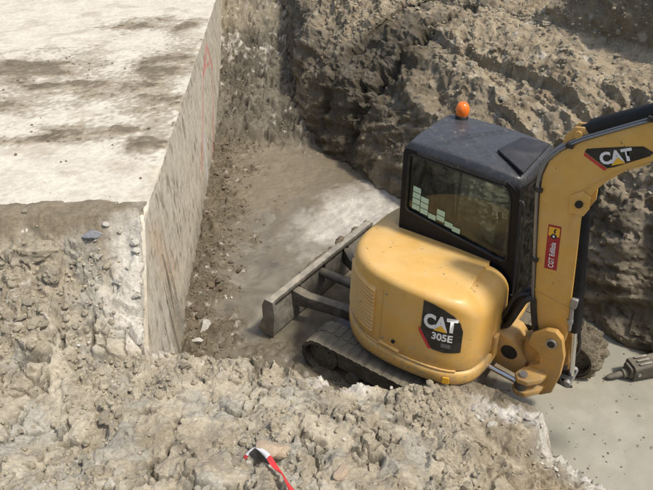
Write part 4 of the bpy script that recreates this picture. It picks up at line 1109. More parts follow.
# roof: a low crowned cap with pressed ribs
def roof():
    x0, x1, y0, y1 = XR - 0.005, lean(XF + 0.06, 2.45) + 0.03, YR - 0.045, YL + 0.035
    nx, ny = 44, 32; vs = []; fs = []
    for i in range(nx + 1):
        for j in range(ny + 1):
            u, v = i / nx, j / ny; a, b = 2 * u - 1, 2 * v - 1
            # rounded plan corners
            x = x0 + (x1 - x0) * u; y = y0 + (y1 - y0) * v
            e = max(abs(a), abs(b)); k = (abs(a) * abs(b)) ** 5 * 0.04
            x -= a * k; y -= b * k
            z = 2.545 - 0.035 * a * a - 0.02 * b * b - 0.075 * max(0, (e - 0.9) / 0.1) ** 2
            X, Y = u * (x1 - x0), v * (y1 - y0)
            d1 = abs((X - 0.52) * 0.86 - (Y - 0.45) * 0.5) ; d2 = abs((X - 0.52) * 0.6 + (Y - 0.45) * 0.8)
            inner = max(0, min(1, (0.86 - e) / 0.1))
            z += inner * (0.012 * math.exp(-((d1 - 0.03) / 0.016) ** 2) - 0.010 * math.exp(-(d1 / 0.016) ** 2) + 0.010 * math.exp(-(d2 / 0.018) ** 2))
            vs.append((x, y, z))
    for i in range(nx):
        for j in range(ny): fs.append((i * (ny + 1) + j, (i + 1) * (ny + 1) + j, (i + 1) * (ny + 1) + j + 1, i * (ny + 1) + j + 1))
    rim = [i * (ny + 1) for i in range(nx + 1)] + [nx * (ny + 1) + j for j in range(1, ny + 1)] + [i * (ny + 1) + ny for i in range(nx - 1, -1, -1)] + [j for j in range(ny - 1, 0, -1)]
    b = len(vs); vs += [(vs[i][0], vs[i][1], 2.405) for i in rim]; m = len(rim)
    for i in range(m): fs.append((rim[i], rim[(i + 1) % m], b + (i + 1) % m, b + i))
    fs.append(tuple(b + i for i in range(m)))
    return MB().add(vs, fs)
rf = roof().build('roof', M['roof'], cab, angle=50)
MB().add([(0.14, 0.30, 2.548), (0.22, 0.72, 2.545), (0.485, 0.80, 2.528), (0.50, 0.06, 2.53), (0.14, 0.30, 2.575), (0.22, 0.72, 2.572), (0.485, 0.80, 2.556), (0.50, 0.06, 2.556)],
         [(0, 3, 2, 1), (4, 5, 6, 7), (0, 1, 5, 4), (1, 2, 6, 5), (2, 3, 7, 6), (3, 0, 4, 7)]).build('roof_hatch', M['hatch'], rf, 0.008)
bc = (-0.50, 0.84, 2.51)
be = MB().lathe([(0.055, 0.0), (0.07, 0.01), (0.07, 0.04), (0.062, 0.05)], bc, 'z', 24).build('beacon', M['rubber'], cab)
MB().lathe([(0.064, 0.048), (0.071, 0.07), (0.074, 0.11), (0.068, 0.145), (0.050, 0.175), (0.020, 0.19), (0.004, 0.192)], bc, 'z', 28).build('amber_dome', M['amber'], be)
# inside
st = MB().box(-0.45, 0.02, 0.26, 0.74, 1.18, 1.32).build('seat', M['seat'], cab, 0.05, 3)
MB().prism([(-0.48, 1.28), (-0.36, 1.28), (-0.42, 1.85), (-0.50, 2.02), (-0.58, 2.0), (-0.56, 1.7)], 0.28, 0.72).build('seat_back', M['seat'], st, 0.04, 3)
MB().box(-0.40, 0.02, 0.3, 0.7, 0.92, 1.18).build('seat_base', M['trim'], st, 0.02)
MB().prism([(-0.68, 0.92), (0.35, 0.92), (0.42, 1.25), (0.30, 1.62), (0.05, 1.78), (-0.25, 1.78), (-0.68, 1.80)], 0.085, 0.20).build('side_console', M['trim'], cab, 0.03)
MB().box(0.30, 0.40, 0.14, 0.22, 1.5, 1.9).build('monitor', M['seat'], cab, 0.02)
for y in (0.2, 0.78):
    MB().tube([(0.12, y, 1.3), (0.14, y, 1.5), (0.11, y, 1.66)], [0.02, 0.014, 0.025], 10).build('control_lever', M['rubber'], cab)
MB().box(XR + 0.07, XF - 0.02, YR + 0.035, YL - 0.035, 0.921, 0.93).build('floor_mat', M['seat'], cab)
# door mirror bar / grab rail on the front corner
MB().tube(smooth_path([(0.62, 0.0, 1.25), (0.67, -0.015, 1.35), (0.60, -0.015, 2.2), (0.53, 0.0, 2.3)], 5), 0.013, 8).build('grab_rail', M['rubber'], cab)

# ---- platform nose and swing bracket
YB = -0.10       # boom plane
nose = MB().prism([(0.45, 0.56), (0.92, 0.50), (0.98, 0.56), (0.98, 0.70), (0.80, 0.92), (0.45, 0.98)], YB - 0.17, YB + 0.17).build('platform_nose', M['yellow_dirty'], ex, 0.02)
MB().lathe([(0.105, 0.0), (0.115, 0.01), (0.115, 0.50), (0.09, 0.52)], (1.0, YB, 0.44), 'z', 24).build('swing_pin', M['yellow_dirty'], nose)
MB().cyl((0.80, YB - 0.171, 0.76), (0.80, YB - 0.178, 0.76), 0.085, 20).build('access_hole', M['dark_hole'], nose)  # flat black disc painted for the dark inside of the opening
brk = MB().prism([(1.02, 0.42), (1.20, 0.40), (1.30, 0.50), (1.33, 0.75), (1.32, 1.00), (1.26, 1.20), (1.19, 1.26), (1.10, 1.24), (0.98, 1.12), (0.97, 1.0), (1.10, 0.92), (1.12, 0.80), (1.02, 0.72)], YB - 0.20, YB - 0.13)
brk.prism([(1.02, 0.42), (1.20, 0.40), (1.30, 0.50), (1.33, 0.75), (1.32, 1.00), (1.26, 1.20), (1.19, 1.26), (1.10, 1.24), (0.98, 1.12), (0.97, 1.0), (1.10, 0.92), (1.12, 0.80), (1.02, 0.72)], YB + 0.13, YB + 0.20)
brk.box(1.06, 1.26, YB - 0.14, YB + 0.14, 0.44, 0.72)
bk = brk.build('swing_bracket', M['yellow_dirty'], ex, 0.014)
MB().prism([(1.24, -0.20), (1.20, -0.40), (1.10, -0.52), (1.00, -0.53), (0.95, -0.46), (0.98, -0.36), (1.06, -0.24)], 0.50, 0.56, 'z').prism([(1.24, -0.20), (1.20, -0.40), (1.10, -0.52), (1.00, -0.53), (0.95, -0.46), (0.98, -0.36), (1.06, -0.24)], 0.66, 0.72, 'z').build('swing_ear', M['yellow_dirty'], bk, 0.012)
MB().cyl((1.03, -0.46, 0.47), (1.03, -0.46, 0.75), 0.04, 16).build('swing_ear_pin', M['steel'], bk)
MB().cyl((1.03, -0.46, 0.56), (1.03, -0.46, 0.66), 0.062, 16).build('rod_eye', M['mud_metal'], bk)
MB().cyl((1.18, YB - 0.225, 1.12), (1.18, YB + 0.225, 1.12), 0.052, 18).build('foot_pin', M['steel'], bk)
MB().cyl((1.18, YB - 0.232, 1.12), (1.18, YB - 0.226, 1.12), 0.035, 14).build('pin_hole', M['dark_hole'], bk)  # black disc standing in for the shaded bore of the pin
MB().cyl((0.45, -0.44, 0.645), (1.00, -0.46, 0.61), 0.027, 16).build('swing_rod', M['chrome'], ex)

# ---- boom
bo = [(0.99, 1.10), (1.07, 1.02), (1.20, 1.01), (1.27, 1.09), (1.27, 1.25), (1.235, 1.50), (1.17, 2.05), (1.12, 2.45), (1.125, 2.58), (1.16, 2.70), (1.23, 2.82), (1.36, 2.97), (1.55, 3.12), (1.95, 3.38), (2.45, 3.66), (2.75, 3.80), (2.80, 3.88), (2.76, 3.97), (2.62, 3.99), (2.2, 3.83), (1.80, 3.62), (1.42, 3.385), (1.15, 3.22), (0.98, 3.11), (0.85, 3.0), (0.765, 2.88), (0.735, 2.74), (0.74, 2.58), (0.80, 2.15), (0.89, 1.55), (0.95, 1.22)]
hw = 0.085
boom = MB().prism(bo, YB - hw, YB + hw).build('boom', M['yellow'], ex, 0.012)
# weld flange on the inner edge of the elbow
MB().tube([(x, YB - hw - 0.001, z) for x, z in ((1.06, 2.30), (1.045, 2.5), (1.07, 2.66), (1.14, 2.78), (1.28, 2.92), (1.5, 3.07))], 0.006, 6).build('weld_seam', M['yellow'], boom)
MB().prism([(0.885, 1.555), (1.235, 1.50), (1.233, 1.515), (0.884, 1.57)], YB - hw - 0.004, YB + hw + 0.004).build('weld_band', M['yellow_dirty'], boom, 0.002)
for s in (-1, 1):   # cheek plates carrying the lift cylinder pin
    y = YB + s * (hw + 0.012)
    MB().prism([(1.02, 2.48), (1.14, 2.48), (1.17, 2.56), (1.16, 2.66), (1.08, 2.70), (1.0, 2.64)], y - 0.010, y + 0.010).build('pin_boss', M['yellow'], boom, 0.006)
MB().cyl((1.085, YB - hw - 0.045, 2.585), (1.085, YB + hw + 0.045, 2.585), 0.032, 16).build('elbow_pin', M['dark_hole'], boom)
# ears for the arm cylinder
for s in (-1, 1):
    y = YB + s * 0.05
    MB().prism([(0.82, 2.93), (1.02, 3.10), (1.03, 3.17), (0.97, 3.22), (0.90, 3.21), (0.84, 3.12)], y - 0.014, y + 0.014).build('cylinder_ear', M['yellow_dirty'], boom, 0.008)
MB().cyl((0.94, YB - 0.085, 3.155), (0.94, YB + 0.085, 3.155), 0.032, 14).build('cylinder_ear_pin', M['yellow_dirty'], boom)
# arm (stick) cylinder along the top
d = Vector((1.62, 0, 0.90)).normalized(); a0 = Vector((0.94, YB, 3.155))
ac = MB().tube([a0 + d * 0.02, a0 + d * 0.07, a0 + d * 0.10, a0 + d * 1.15, a0 + d * 1.17, a0 + d * 1.24, a0 + d * 1.25], [0.055, 0.06, 0.082, 0.082, 0.092, 0.092, 0.05], 24).build('arm_cylinder', M['black'], ex)
MB().cyl(a0 + d * 1.2, a0 + d * 1.75, 0.036, 16).build('arm_cylinder_rod', M['chrome'], ac)
for t in (0.62, 0.95):
    c = a0 + d * t
    MB().tube([c - d * 0.012, c + d * 0.012], 0.09, 24).build('hose_clamp', M['rubber'], ac)
    MB().box(c.x - 0.02, c.x + 0.02, YB - 0.115, YB - 0.075, c.z + 0.02, c.z + 0.06).build('clamp_bolt', M['pipe'], ac, 0.005)
# lift cylinder on the front side of the boom
l0 = Vector((1.40, YB, 0.62)); l1 = Vector((1.10, YB, 2.56)); dl = (l1 - l0)
lc = MB().tube([l0 + dl * 0.30, l0 + dl * 0.31, l0 + dl * 0.93, l0 + dl * 0.97], [0.05, 0.062, 0.062, 0.045], 22).build('lift_cylinder', M['black'], ex)
MB().cyl(l0, l0 + dl * 0.32, 0.034, 16).build('lift_cylinder_rod', M['chrome'], lc)
MB().cyl((1.40, YB - 0.13, 0.62), (1.40, YB + 0.13, 0.62), 0.04, 14).build('lift_cylinder_pin', M['steel'], lc)
MB().box(1.30, 1.43, YB - 0.10, YB + 0.10, 0.55, 0.66).build('lift_cylinder_mount', M['dark_hole'], lc, 0.02)
MB().tube([l0 + dl * 0.36 + Vector((-0.06, -0.05, 0)), l0 + dl * 0.86 + Vector((-0.06, -0.05, 0))], 0.012, 8).build('cylinder_pipe', M['pipe'], lc)
MB().box(1.225, 1.285, YB - 0.10, YB - 0.05, 1.52, 1.62).build('valve_block', M['steel'], lc, 0.010)
MB().tube([(1.25, YB - 0.085, 1.52), (1.265, YB - 0.085, 1.40), (1.28, YB - 0.08, 1.25)], [0.018, 0.022, 0.016], 10).build('valve_pipe', M['steel'], lc)
MB().cyl((1.262, YB - 0.085, 1.38), (1.268, YB - 0.085, 1.34), 0.03, 8).build('valve_nut', M['steel'], lc)
# hydraulic pipes hugging the outer edge of the boom
edge = [(0.945, 1.22), (0.885, 1.55), (0.795, 2.15), (0.732, 2.58), (0.727, 2.74), (0.757, 2.885), (0.845, 3.01), (0.975, 3.12), (1.145, 3.23), (1.415, 3.395), (1.795, 3.63), (2.2, 3.84)]
for j, (yo, eo) in enumerate(((-0.075, 0.018), (-0.035, 0.018), (0.03, 0.018), (-0.098, 0.004))):
    path = []
    for i, (x, z) in enumerate(edge):
        a = Vector((*edge[max(i - 1, 0)], 0)); b = Vector((*edge[min(i + 1, len(edge) - 1)], 0)); t = (b - a).normalized(); nn = Vector((-t.y, t.x, 0))
        path.append((x + nn.x * eo, YB + yo, z + nn.y * eo))
    MB().tube(smooth_path(path, 4), 0.013 if j < 3 else 0.010, 8).build('hydraulic_pipe', M['pipe'], boom)
for (x, z) in ((0.83, 1.9), (0.735, 2.6), (0.90, 3.06), (1.42, 3.41)):
    MB().box(x - 0.03, x + 0.03, YB - 0.112, YB + 0.06, z - 0.02, z + 0.02).build('pipe_clamp', M['rubber'], boom, 0.006)
# hoses from the house to the boom foot
for k, (y, r) in enumerate(((-0.20, 0.030), (-0.13, 0.030), (-0.06, 0.028), (-0.165, 0.024))):
    o = 0.03 * k
    MB().tube(smooth_path([(0.60, y + 0.02, 0.95), (0.70 - o, y, 1.02), (0.76 - o, y - 0.03, 1.18), (0.82 - o, y - 0.02, 1.40), (0.89 - o * .5, y, 1.46), (0.92, y + 0.01, 1.34), (0.98, y + 0.01, 1.12), (1.06, y + 0.02, 0.98)], 6), r, 12).build('hydraulic_hose', M['rubber'], ex)
MB().tube(smooth_path([(1.24, -0.215, 0.9), (1.30, -0.25, 0.75), (1.36, -0.24, 0.62), (1.44, -0.15, 0.55)], 6), 0.016, 10).build('hydraulic_hose', M['rubber'], ex)
MB().tube(smooth_path([(1.30, -0.06, 1.3), (1.36, -0.03, 1.1), (1.38, 0.02, 0.9), (1.34, 0.05, 0.7)], 6), 0.018, 10).build('hydraulic_hose', M['rubber'], ex)
# arm beyond the boom tip (outside the picture, folded forward)
arm = MB().prism([(2.60, 4.00), (2.74, 4.12), (2.86, 4.02), (2.90, 3.55), (2.86, 2.75), (2.84, 2.35), (2.76, 2.30), (2.68, 2.75), (2.64, 3.70)], YB - 0.06, YB + 0.06).build('arm', M['yellow'], ex, 0.012)
MB().cyl((2.74, YB - 0.12, 3.90), (2.74, YB + 0.12, 3.90), 0.05, 14).build('arm_pin', M['steel'], arm)
MB().cyl((2.80, YB - 0.10, 2.40), (2.80, YB + 0.10, 2.40), 0.035, 14).build('arm_tip_pin', M['steel'], arm)

# boom decals
bpf = lambda u, v, o: (u, YB - hw - o, v)
bd = flat_part('boom_decal', [(1.02, 3.035), (1.215, 2.945), (1.27, 2.975), (1.48, 3.125), (1.50, 3.16), (1.42, 3.19), (1.28, 3.15), (1.10, 3.09), (1.03, 3.065)], M['d_black'], boom, bpf, 0.002, cut=9)
flat_part('red_flash', [(1.02, 3.03), (1.02, 3.005), (1.20, 2.92), (1.215, 2.94)], M['d_red'], boom, bpf, 0.0025, cut=9)
text_part('cat_lettering', 'CAT', 0.135, M['d_white'], bd, bpf, 0.004, (1.272, 3.018), bold=0.006, sx=0.9, rot=R(26), cut=9)
flat_part('triangle_mark', [(1.238, 2.978), (1.335, 3.028), (1.267, 3.058)], M['d_yellow'], bd, bpf, 0.006, cut=9)
# dealer sticker: red, yellow square with a round black mark, lettering
def rotp(pts, c, a):
    return [(c[0] + x * math.cos(a) - y * math.sin(a), c[1] + x * math.sin(a) + y * math.cos(a)) for x, y in pts]
cS, aS = (0.955, 2.08), R(6)
stk = flat_part('dealer_sticker', rotp([(-0.057, -0.235), (0.057, -0.235), (0.057, 0.225), (-0.057, 0.225)], cS, aS), M['d_dred'], boom, bpf, 0.002, cut=9)
flat_part('yellow_square', rotp([(-0.047, 0.115), (0.047, 0.115), (0.047, 0.205), (-0.047, 0.205)], cS, aS), M['d_yellow'], stk, bpf, 0.0035, cut=9)
flat_part('round_mark', rotp([(0.026 * math.cos(R(20 * k)), 0.115 + 0.026 * math.sin(R(20 * k))) for k in range(18)], cS, aS), M['d_black'], stk, bpf, 0.005, cut=9)
flat_part('round_mark_centre', rotp([(0.010 * math.cos(R(30 * k)), 0.115 + 0.013 * math.sin(R(30 * k))) for k in range(12)], cS, aS), M['d_white'], stk, bpf, 0.0065, cut=9)
flat_part('figure_mark', rotp([(0.002, 0.145), (0.014, 0.150), (0.010, 0.175), (0.022, 0.19), (0.006, 0.195), (-0.006, 0.17)], cS, aS), M['d_black'], stk, bpf, 0.005, cut=9)
o_ = rotp([(0.024, -0.215)], cS, aS)[0]
text_part('sticker_lettering', 'CGT Edilizia', 0.066, M['d_white'], stk, bpf, 0.0045, o_, bold=0.0015, rot=R(96), sx=0.80, align='LEFT', cut=9)
# ------------------------------------------------------------------ loose stones and clods
def rock_mesh(name, seed, sub=3, cuts=7, rough=0.10, squash=(1, 1, 1), smooth=False):
    r_ = np.random.default_rng(seed)
    bm = bmesh.new(); bmesh.ops.create_icosphere(bm, subdivisions=sub, radius=1.0)
    V = np.array([v.co[:] for v in bm.verts]); F = np.array([[v.index for v in f.verts] for f in bm.faces]); bm.free()
    for k in range(cuts):
        n = r_.normal(size=3); n /= np.linalg.norm(n); h = r_.uniform(0.45, 0.8)
        d = V @ n; V = V - np.outer(np.clip(d - h, 0, None) * 0.92, n)
    V = V * (1 + rough * fbm(V * 2.2, 3, 0.55, seed * 3.7)[:, None] + 0.4 * rough * fbm(V * 6, 2, 0.6, seed * 1.3)[:, None])
    V = V * np.array(squash)
    return V, F

def rock_obj(name, me, loc, size, mat=None):
    o = bpy.data.objects.new(name, me); col.objects.link(o)
    o.location = loc; o.scale = size if isinstance(size, (tuple, list)) else (size,) * 3
    o.rotation_euler = (rng.uniform(-0.4, 0.4), rng.uniform(-0.4, 0.4), rng.uniform(0, 6.28))
    return o

def rock_set(prefix, mat, n, seed, **kw):
    out = []
    for k in range(n):
        V, F = rock_mesh(prefix, seed + k, **kw)
        me = np_mesh(prefix, V, F, False); me.materials.append(mat); out.append(me)
    return out
CL = rock_set('clay_clod', M['clod'], 8, 10, cuts=6, rough=0.22, squash=(1, 0.85, 0.7))
CD = rock_set('brown_clod', M['clod_dark'], 6, 30, cuts=6, rough=0.2, squash=(1, 0.85, 0.65))
CP = rock_set('chalk_lump', M['clod_pale'], 6, 50, cuts=7, rough=0.18, squash=(1, 0.85, 0.7))

def single(name, me, x, y, size, label, cat, z=None, sink=0.35, rot=None):
    zz = near_at(x, y)[0] if z is None else z
    h = (size[2] if isinstance(size, tuple) else size) * 0.7
    o = rock_obj(name, me, (x, y, zz + h * (1 - 2 * sink) * 0.6), size)
    if rot is not None: o.rotation_euler = rot
    tag(o, label, cat); return o
V, F = rock_mesh('s', 71, cuts=8, rough=0.12, squash=(1, 0.6, 0.5)); sg = np_mesh('grey_stone', V, F, False); sg.materials.append(M['stone_grey'])
single('grey_stone', sg, -2.28, 4.86, (0.12, 0.10, 0.10), 'blue-grey stone on the brown dirt band below the concrete slab', 'stone', rot=(0, 0, 0.2))
V, F = rock_mesh('s', 72, cuts=8, rough=0.1, squash=(1, 0.8, 0.7)); sg2 = np_mesh('pale_pebble', V, F, False); sg2.materials.append(M['clod_pale'])
single('pale_pebble', sg2, -2.16, 4.93, 0.045, 'small pale pebble touching the blue-grey stone', 'stone')
V, F = rock_mesh('s', 75, cuts=5, rough=0.25, squash=(1, 0.7, 0.55)); bc_ = np_mesh('clay_block', V, F, False); bc_.materials.append(M['clod'])
single('clay_block', bc_, -2.78, 4.72, (0.21, 0.17, 0.17), 'large pale clay block at the lower edge of the brown dirt band', 'clay block', rot=(0.1, -0.15, 0.3))
single('clay_block', bc_, -2.62, 4.55, (0.16, 0.13, 0.13), 'smaller clay block leaning against the large pale clay block', 'clay block', rot=(0.2, 0.1, 1.9))
single('flat_stone', CL[3], -3.28, 5.05, (0.09, 0.06, 0.035), 'flat beige stone on the brown dirt band, left of the blue-grey stone', 'stone')
single('flat_stone', CL[5], -3.02, 5.12, (0.06, 0.04, 0.03), 'little beige stone near the flat stone on the brown dirt band', 'stone')
V, F = rock_mesh('s', 78, cuts=9, rough=0.07, squash=(1, 0.62, 0.35)); ts = np_mesh('tan_stone', V, F, False); ts.materials.append(M['stone_tan'])
single('tan_stone', ts, -0.43, 2.90, (0.17, 0.17, 0.17), 'flat tan stone slab under the red and white tape', 'stone', rot=(-0.35, 0.1, -0.15), sink=0.2)
single('tan_stone', ts, 0.08, 2.76, (0.11, 0.09, 0.12), 'grey-beige angular stone beside the tan slab, without tape', 'stone', rot=(0.3, 0.1, 1.0))
single('clay_block', bc_, 0.52, 3.0, (0.13, 0.12, 0.12), 'upright clay block with a dark hollow beside it', 'clay block', rot=(0.6, 0.3, 0.8))
single('concrete_chunk', CP[2], -1.55, 5.62, (0.14, 0.12, 0.10), 'broken pale concrete chunk at the foot of the cast wall', 'concrete', z=floor_z(-1.55, 5.62))
single('concrete_chunk', CP[4], -1.60, 5.32, (0.09, 0.08, 0.08), 'small concrete chunk between the cast wall and the near bank', 'concrete', z=floor_z(-1.6, 5.32))
single('white_stone', CP[1], 0.58, 7.02, (0.13, 0.10, 0.12), 'white stone between the dozer blade and the counterweight', 'stone', z=0.16)

def scatter_group(name, meshes, pts, smin, smax, label, cat, group, flat=0.8):
    for (x, y, z) in pts:
        s = float(smin + (smax - smin) * rng.random() ** 2.2)
        me = meshes[int(rng.integers(len(meshes)))]
        o = rock_obj(name, me, (x, y, z + s * 0.18), (s, s * rng.uniform(0.75, 1.0), s * rng.uniform(0.65, 1.0) * flat))
        if callable(label): lb, gp = label(x, y, z, s)
        else: lb, gp = label, group
        tag(o, lb, cat, gp)

def near_pts(n, cond):
    out = []
    while len(out) < n:
        x, y = rng.uniform(-3.4, 2.9), rng.uniform(1.9, 4.9)
        z, d = near_at(x, y)
        if d < -0.02 and cond(x, y, d) and rng.random() > 0.75 * near_plate(x, y): out.append((x, y, z))
    return out
def near_label(x, y, z, s):
    sz = 'large lumpy' if s > 0.06 else ('fist-sized' if s > 0.04 else 'small')
    if math.hypot(x + 0.45, y - 2.75) < 0.6: pl = 'beside the red and white tape'
    elif y > 4.05 and x < -1.6: pl = 'on the slope below the brown dirt band'
    elif near_at(x, y)[1] > -0.35: pl = 'along the crest above the excavator tracks'
    elif x < -1.3: pl = 'below the slope that falls from the concrete slab'
    elif x > 0.3: pl = 'on the bank side between tape and slurry'
    else: pl = 'on the middle of the bank, away from tape and crest'
    return '%s dry clay clod %s' % (sz, pl), '%s clay clods %s' % (sz, pl)
def bank_label(x, y, z, s):
    sz = 'large' if s > 0.085 else 'smaller'
    pl = 'on the flat ledge below the shaded scarp' if z > 2.25 else ('near the dark crevice of the far bank' if x < 1.4 else 'on the gouged slope above the cab')
    return '%s beige clod %s' % (sz, pl), '%s clods %s' % (sz, pl)
band_ = lambda x, y: y > 4.7 and x < -1.7
scatter_group('clay_clod', CL, near_pts(120, lambda x, y, d: not band_(x, y) and x < 1.5), 0.028, 0.085, near_label, 'clod', None)
scatter_group('chalk_lump', CP, near_pts(12, lambda x, y, d: x < -1.5 and d > -0.45 and y > 4.05 and y < 5.0), 0.02, 0.06, 'chalky white lump in the pale strip beside the concrete wall', 'lump', 'chalk lumps beside the wall')
scatter_group('chalk_lump', CP, near_pts(34, lambda x, y, d: 1.35 < x < 2.8 and d > -0.22), 0.02, 0.06, 'chalky white lump along the edge of the slurry', 'lump', 'chalk lumps along the slurry')
scatter_group('brown_clod', CD, near_pts(30, lambda x, y, d: x > 1.0 and d < -0.2), 0.025, 0.07, 'moist brown clod on the lower end of the near bank', 'clod', 'brown clods near the slurry')
fp_ = []
while len(fp_) < 45:
    y = rng.uniform(5.2, 11.5); x = wall_x(y) + rng.uniform(0.08, 0.75); fp_.append((x, y, floor_z(x, y)))
scatter_group('brown_clod', CD, fp_, 0.03, 0.075, 'dark brown clod in the rubble along the foot of the cast wall', 'clod', 'clods along the wall foot')
idx = np.where((BANK_H > 1.5) & (BANK_H < 2.6) & (BANK_S > 2.5) & (BANK_S < 13) & (BANK_DRY > 0.6))[0]
sel = rng.choice(idx, 46, replace=False)
scatter_group('clay_clod', CL, [tuple(BANK_P[i]) for i in sel], 0.05, 0.13, bank_label, 'clod', None)

# crumbs nobody could count: joined low-poly grains
def crumbs(name, pts, sizes, mat, label, cat, sub=1):
    n = len(pts)
    bases = [rock_mesh('c', 200 + k, sub=sub, cuts=4, rough=0.25, squash=(1, 0.85, 0.75)) for k in range(6)]
    VV, FF = [], []; off = 0
    which = rng.integers(0, 6, n)
    for b, (V, F) in enumerate(bases):
        m = which == b; k = int(m.sum())
        if not k: continue
        a = rng.uniform(0, 6.28, k); ca, sa = np.cos(a), np.sin(a); tl = rng.uniform(-0.8, 0.8, k); ct, st_ = np.cos(tl), np.sin(tl)
        W = np.repeat(V[None], k, 0)
        y, z = W[..., 1] * ct[:, None] - W[..., 2] * st_[:, None], W[..., 1] * st_[:, None] + W[..., 2] * ct[:, None]
        x, y = W[..., 0] * ca[:, None] - y * sa[:, None], W[..., 0] * sa[:, None] + y * ca[:, None]
        W = np.stack([x, y, z], -1) * sizes[m][:, None, None] + pts[m][:, None, :]
        VV.append(W.reshape(-1, 3)); FF.append((F[None] + (np.arange(k) * len(V))[:, None, None]).reshape(-1, 3) + off); off += k * len(V)
    o = link(name, np_mesh(name, np.concatenate(VV), np.concatenate(FF), False), mat)
    tag(o, label, cat, kind='stuff'); return o
def grain(n, lo, hi, p=3.0): return lo + (hi - lo) * rng.random(n) ** p
def near_cloud(n, cond, lift=0.2, lo=0.005, hi=0.03):
    out = []; dens = None
    xs = rng.uniform(-3.8, 2.95, n * 4); ys = rng.uniform(1.75, 4.95, n * 4)
    den = fbm(np.stack([xs * 1.7, ys * 1.7, 0 * xs], 1), 3, 0.6, 5.0)
    for x, y, q in zip(xs, ys, den):
        if q < -0.15 and rng.random() < 0.75: continue
        z, d = near_at(x, y)
        if rng.random() < 0.8 * near_plate(x, y): continue
        if d < 0.0 and cond(x, y, d): out.append((x, y, z))
        if len(out) >= n: break
    s = grain(len(out), lo, hi); P = np.array(out); P[:, 2] += s * lift; return P, s
P_, s_ = near_cloud(3600, lambda x, y, d: not (y > 4.7 and x < -1.7 and rng.random() < 0.85) and x < 1.9)
crumbs('soil_crumbs', P_, s_, M['clod'], 'fine dry crumbs strewn over the near spoil bank', 'crumbs')
P_, s_ = near_cloud(900, lambda x, y, d: not (y > 4.7 and x < -1.7) and x < 1.9, lift=0.1, lo=0.018, hi=0.055)
crumbs('small_clods', P_, s_, M['clod'], 'loose small clods heaped over the near spoil bank', 'clods', sub=2)
P_, s_ = near_cloud(800, lambda x, y, d: (x < -1.5 and d > -0.55 and y > 4.0 and y < 5.1) or (1.3 < x < 2.8 and d > -0.25) or rng.random() < 0.06, lo=0.005, hi=0.026)
crumbs('chalk_crumbs', P_, s_, M['clod_pale'], 'small white chalky crumbs on the near bank', 'crumbs')
idx = np.where((BANK_H > 1.1) & (BANK_H < 3.2) & (BANK_DRY > 0.5))[0]; sel = rng.choice(idx, 7000, replace=False)
s_ = grain(7000, 0.008, 0.045, 3.5); P_ = BANK_P[sel] + np.array([0, 0, 0.2]) * s_[:, None]
crumbs('bank_crumbs', P_, s_, M['clod'], 'loose crumbs on the slope of the far earth bank', 'crumbs')
ff_ = []
for k in range(2600):
    y = rng.uniform(5.0, 15.0); x = wall_x(y) + abs(rng.normal(0, 0.45)) + 0.03
    if y > 11.2: x = wall_x(y) + rng.uniform(0.05, 1.6)
    ff_.append((x, y, floor_z(x, y)))
P_ = np.array(ff_); s_ = grain(len(P_), 0.008, 0.04, 3)
crumbs('mud_crumbs', P_, s_, M['clod_dark'], 'dark crumbs in the rubble along the foot of the cast wall', 'crumbs')
sl2 = []
while len(sl2) < 260:
    x, y = rng.uniform(1.8, 4.2), rng.uniform(3.0, 5.6)
    if near_at(x, y)[0] < floor_z(x, y) - 0.02: sl2.append((x, y, floor_z(x, y)))
crumbs('slurry_grit', np.array(sl2), grain(260, 0.004, 0.018, 3), M['clod_dark'], 'dark grit strewn over the pale slurry', 'grit')
sl = []
for (cx, cy, sp, n) in ((-4.3, 9.7, 0.35, 50), (-3.9, 9.9, 0.25, 40), (-4.6, 8.9, 0.3, 12), (-3.7, 7.1, 0.25, 22), (-2.5, 7.0, 0.15, 14), (-2.6, 9.0, 0.3, 10), (-3.0, 6.3, 0.5, 14), (-2.8, 5.35, 0.9, 26)):
    for k in range(n):
        x, y = rng.normal(cx, sp), rng.normal(cy, sp)
        if x < wall_x(y) - 0.05 and y > 5.2: sl.append((x, y, SLAB_Z))
P_ = np.array(sl); s_ = grain(len(P_), 0.005, 0.035, 4); P_[:, 2] += s_ * 0.15
crumbs('slab_crumbs', P_, s_, M['clod_dark'], 'small dark crumbs strewn over the concrete slab', 'crumbs')

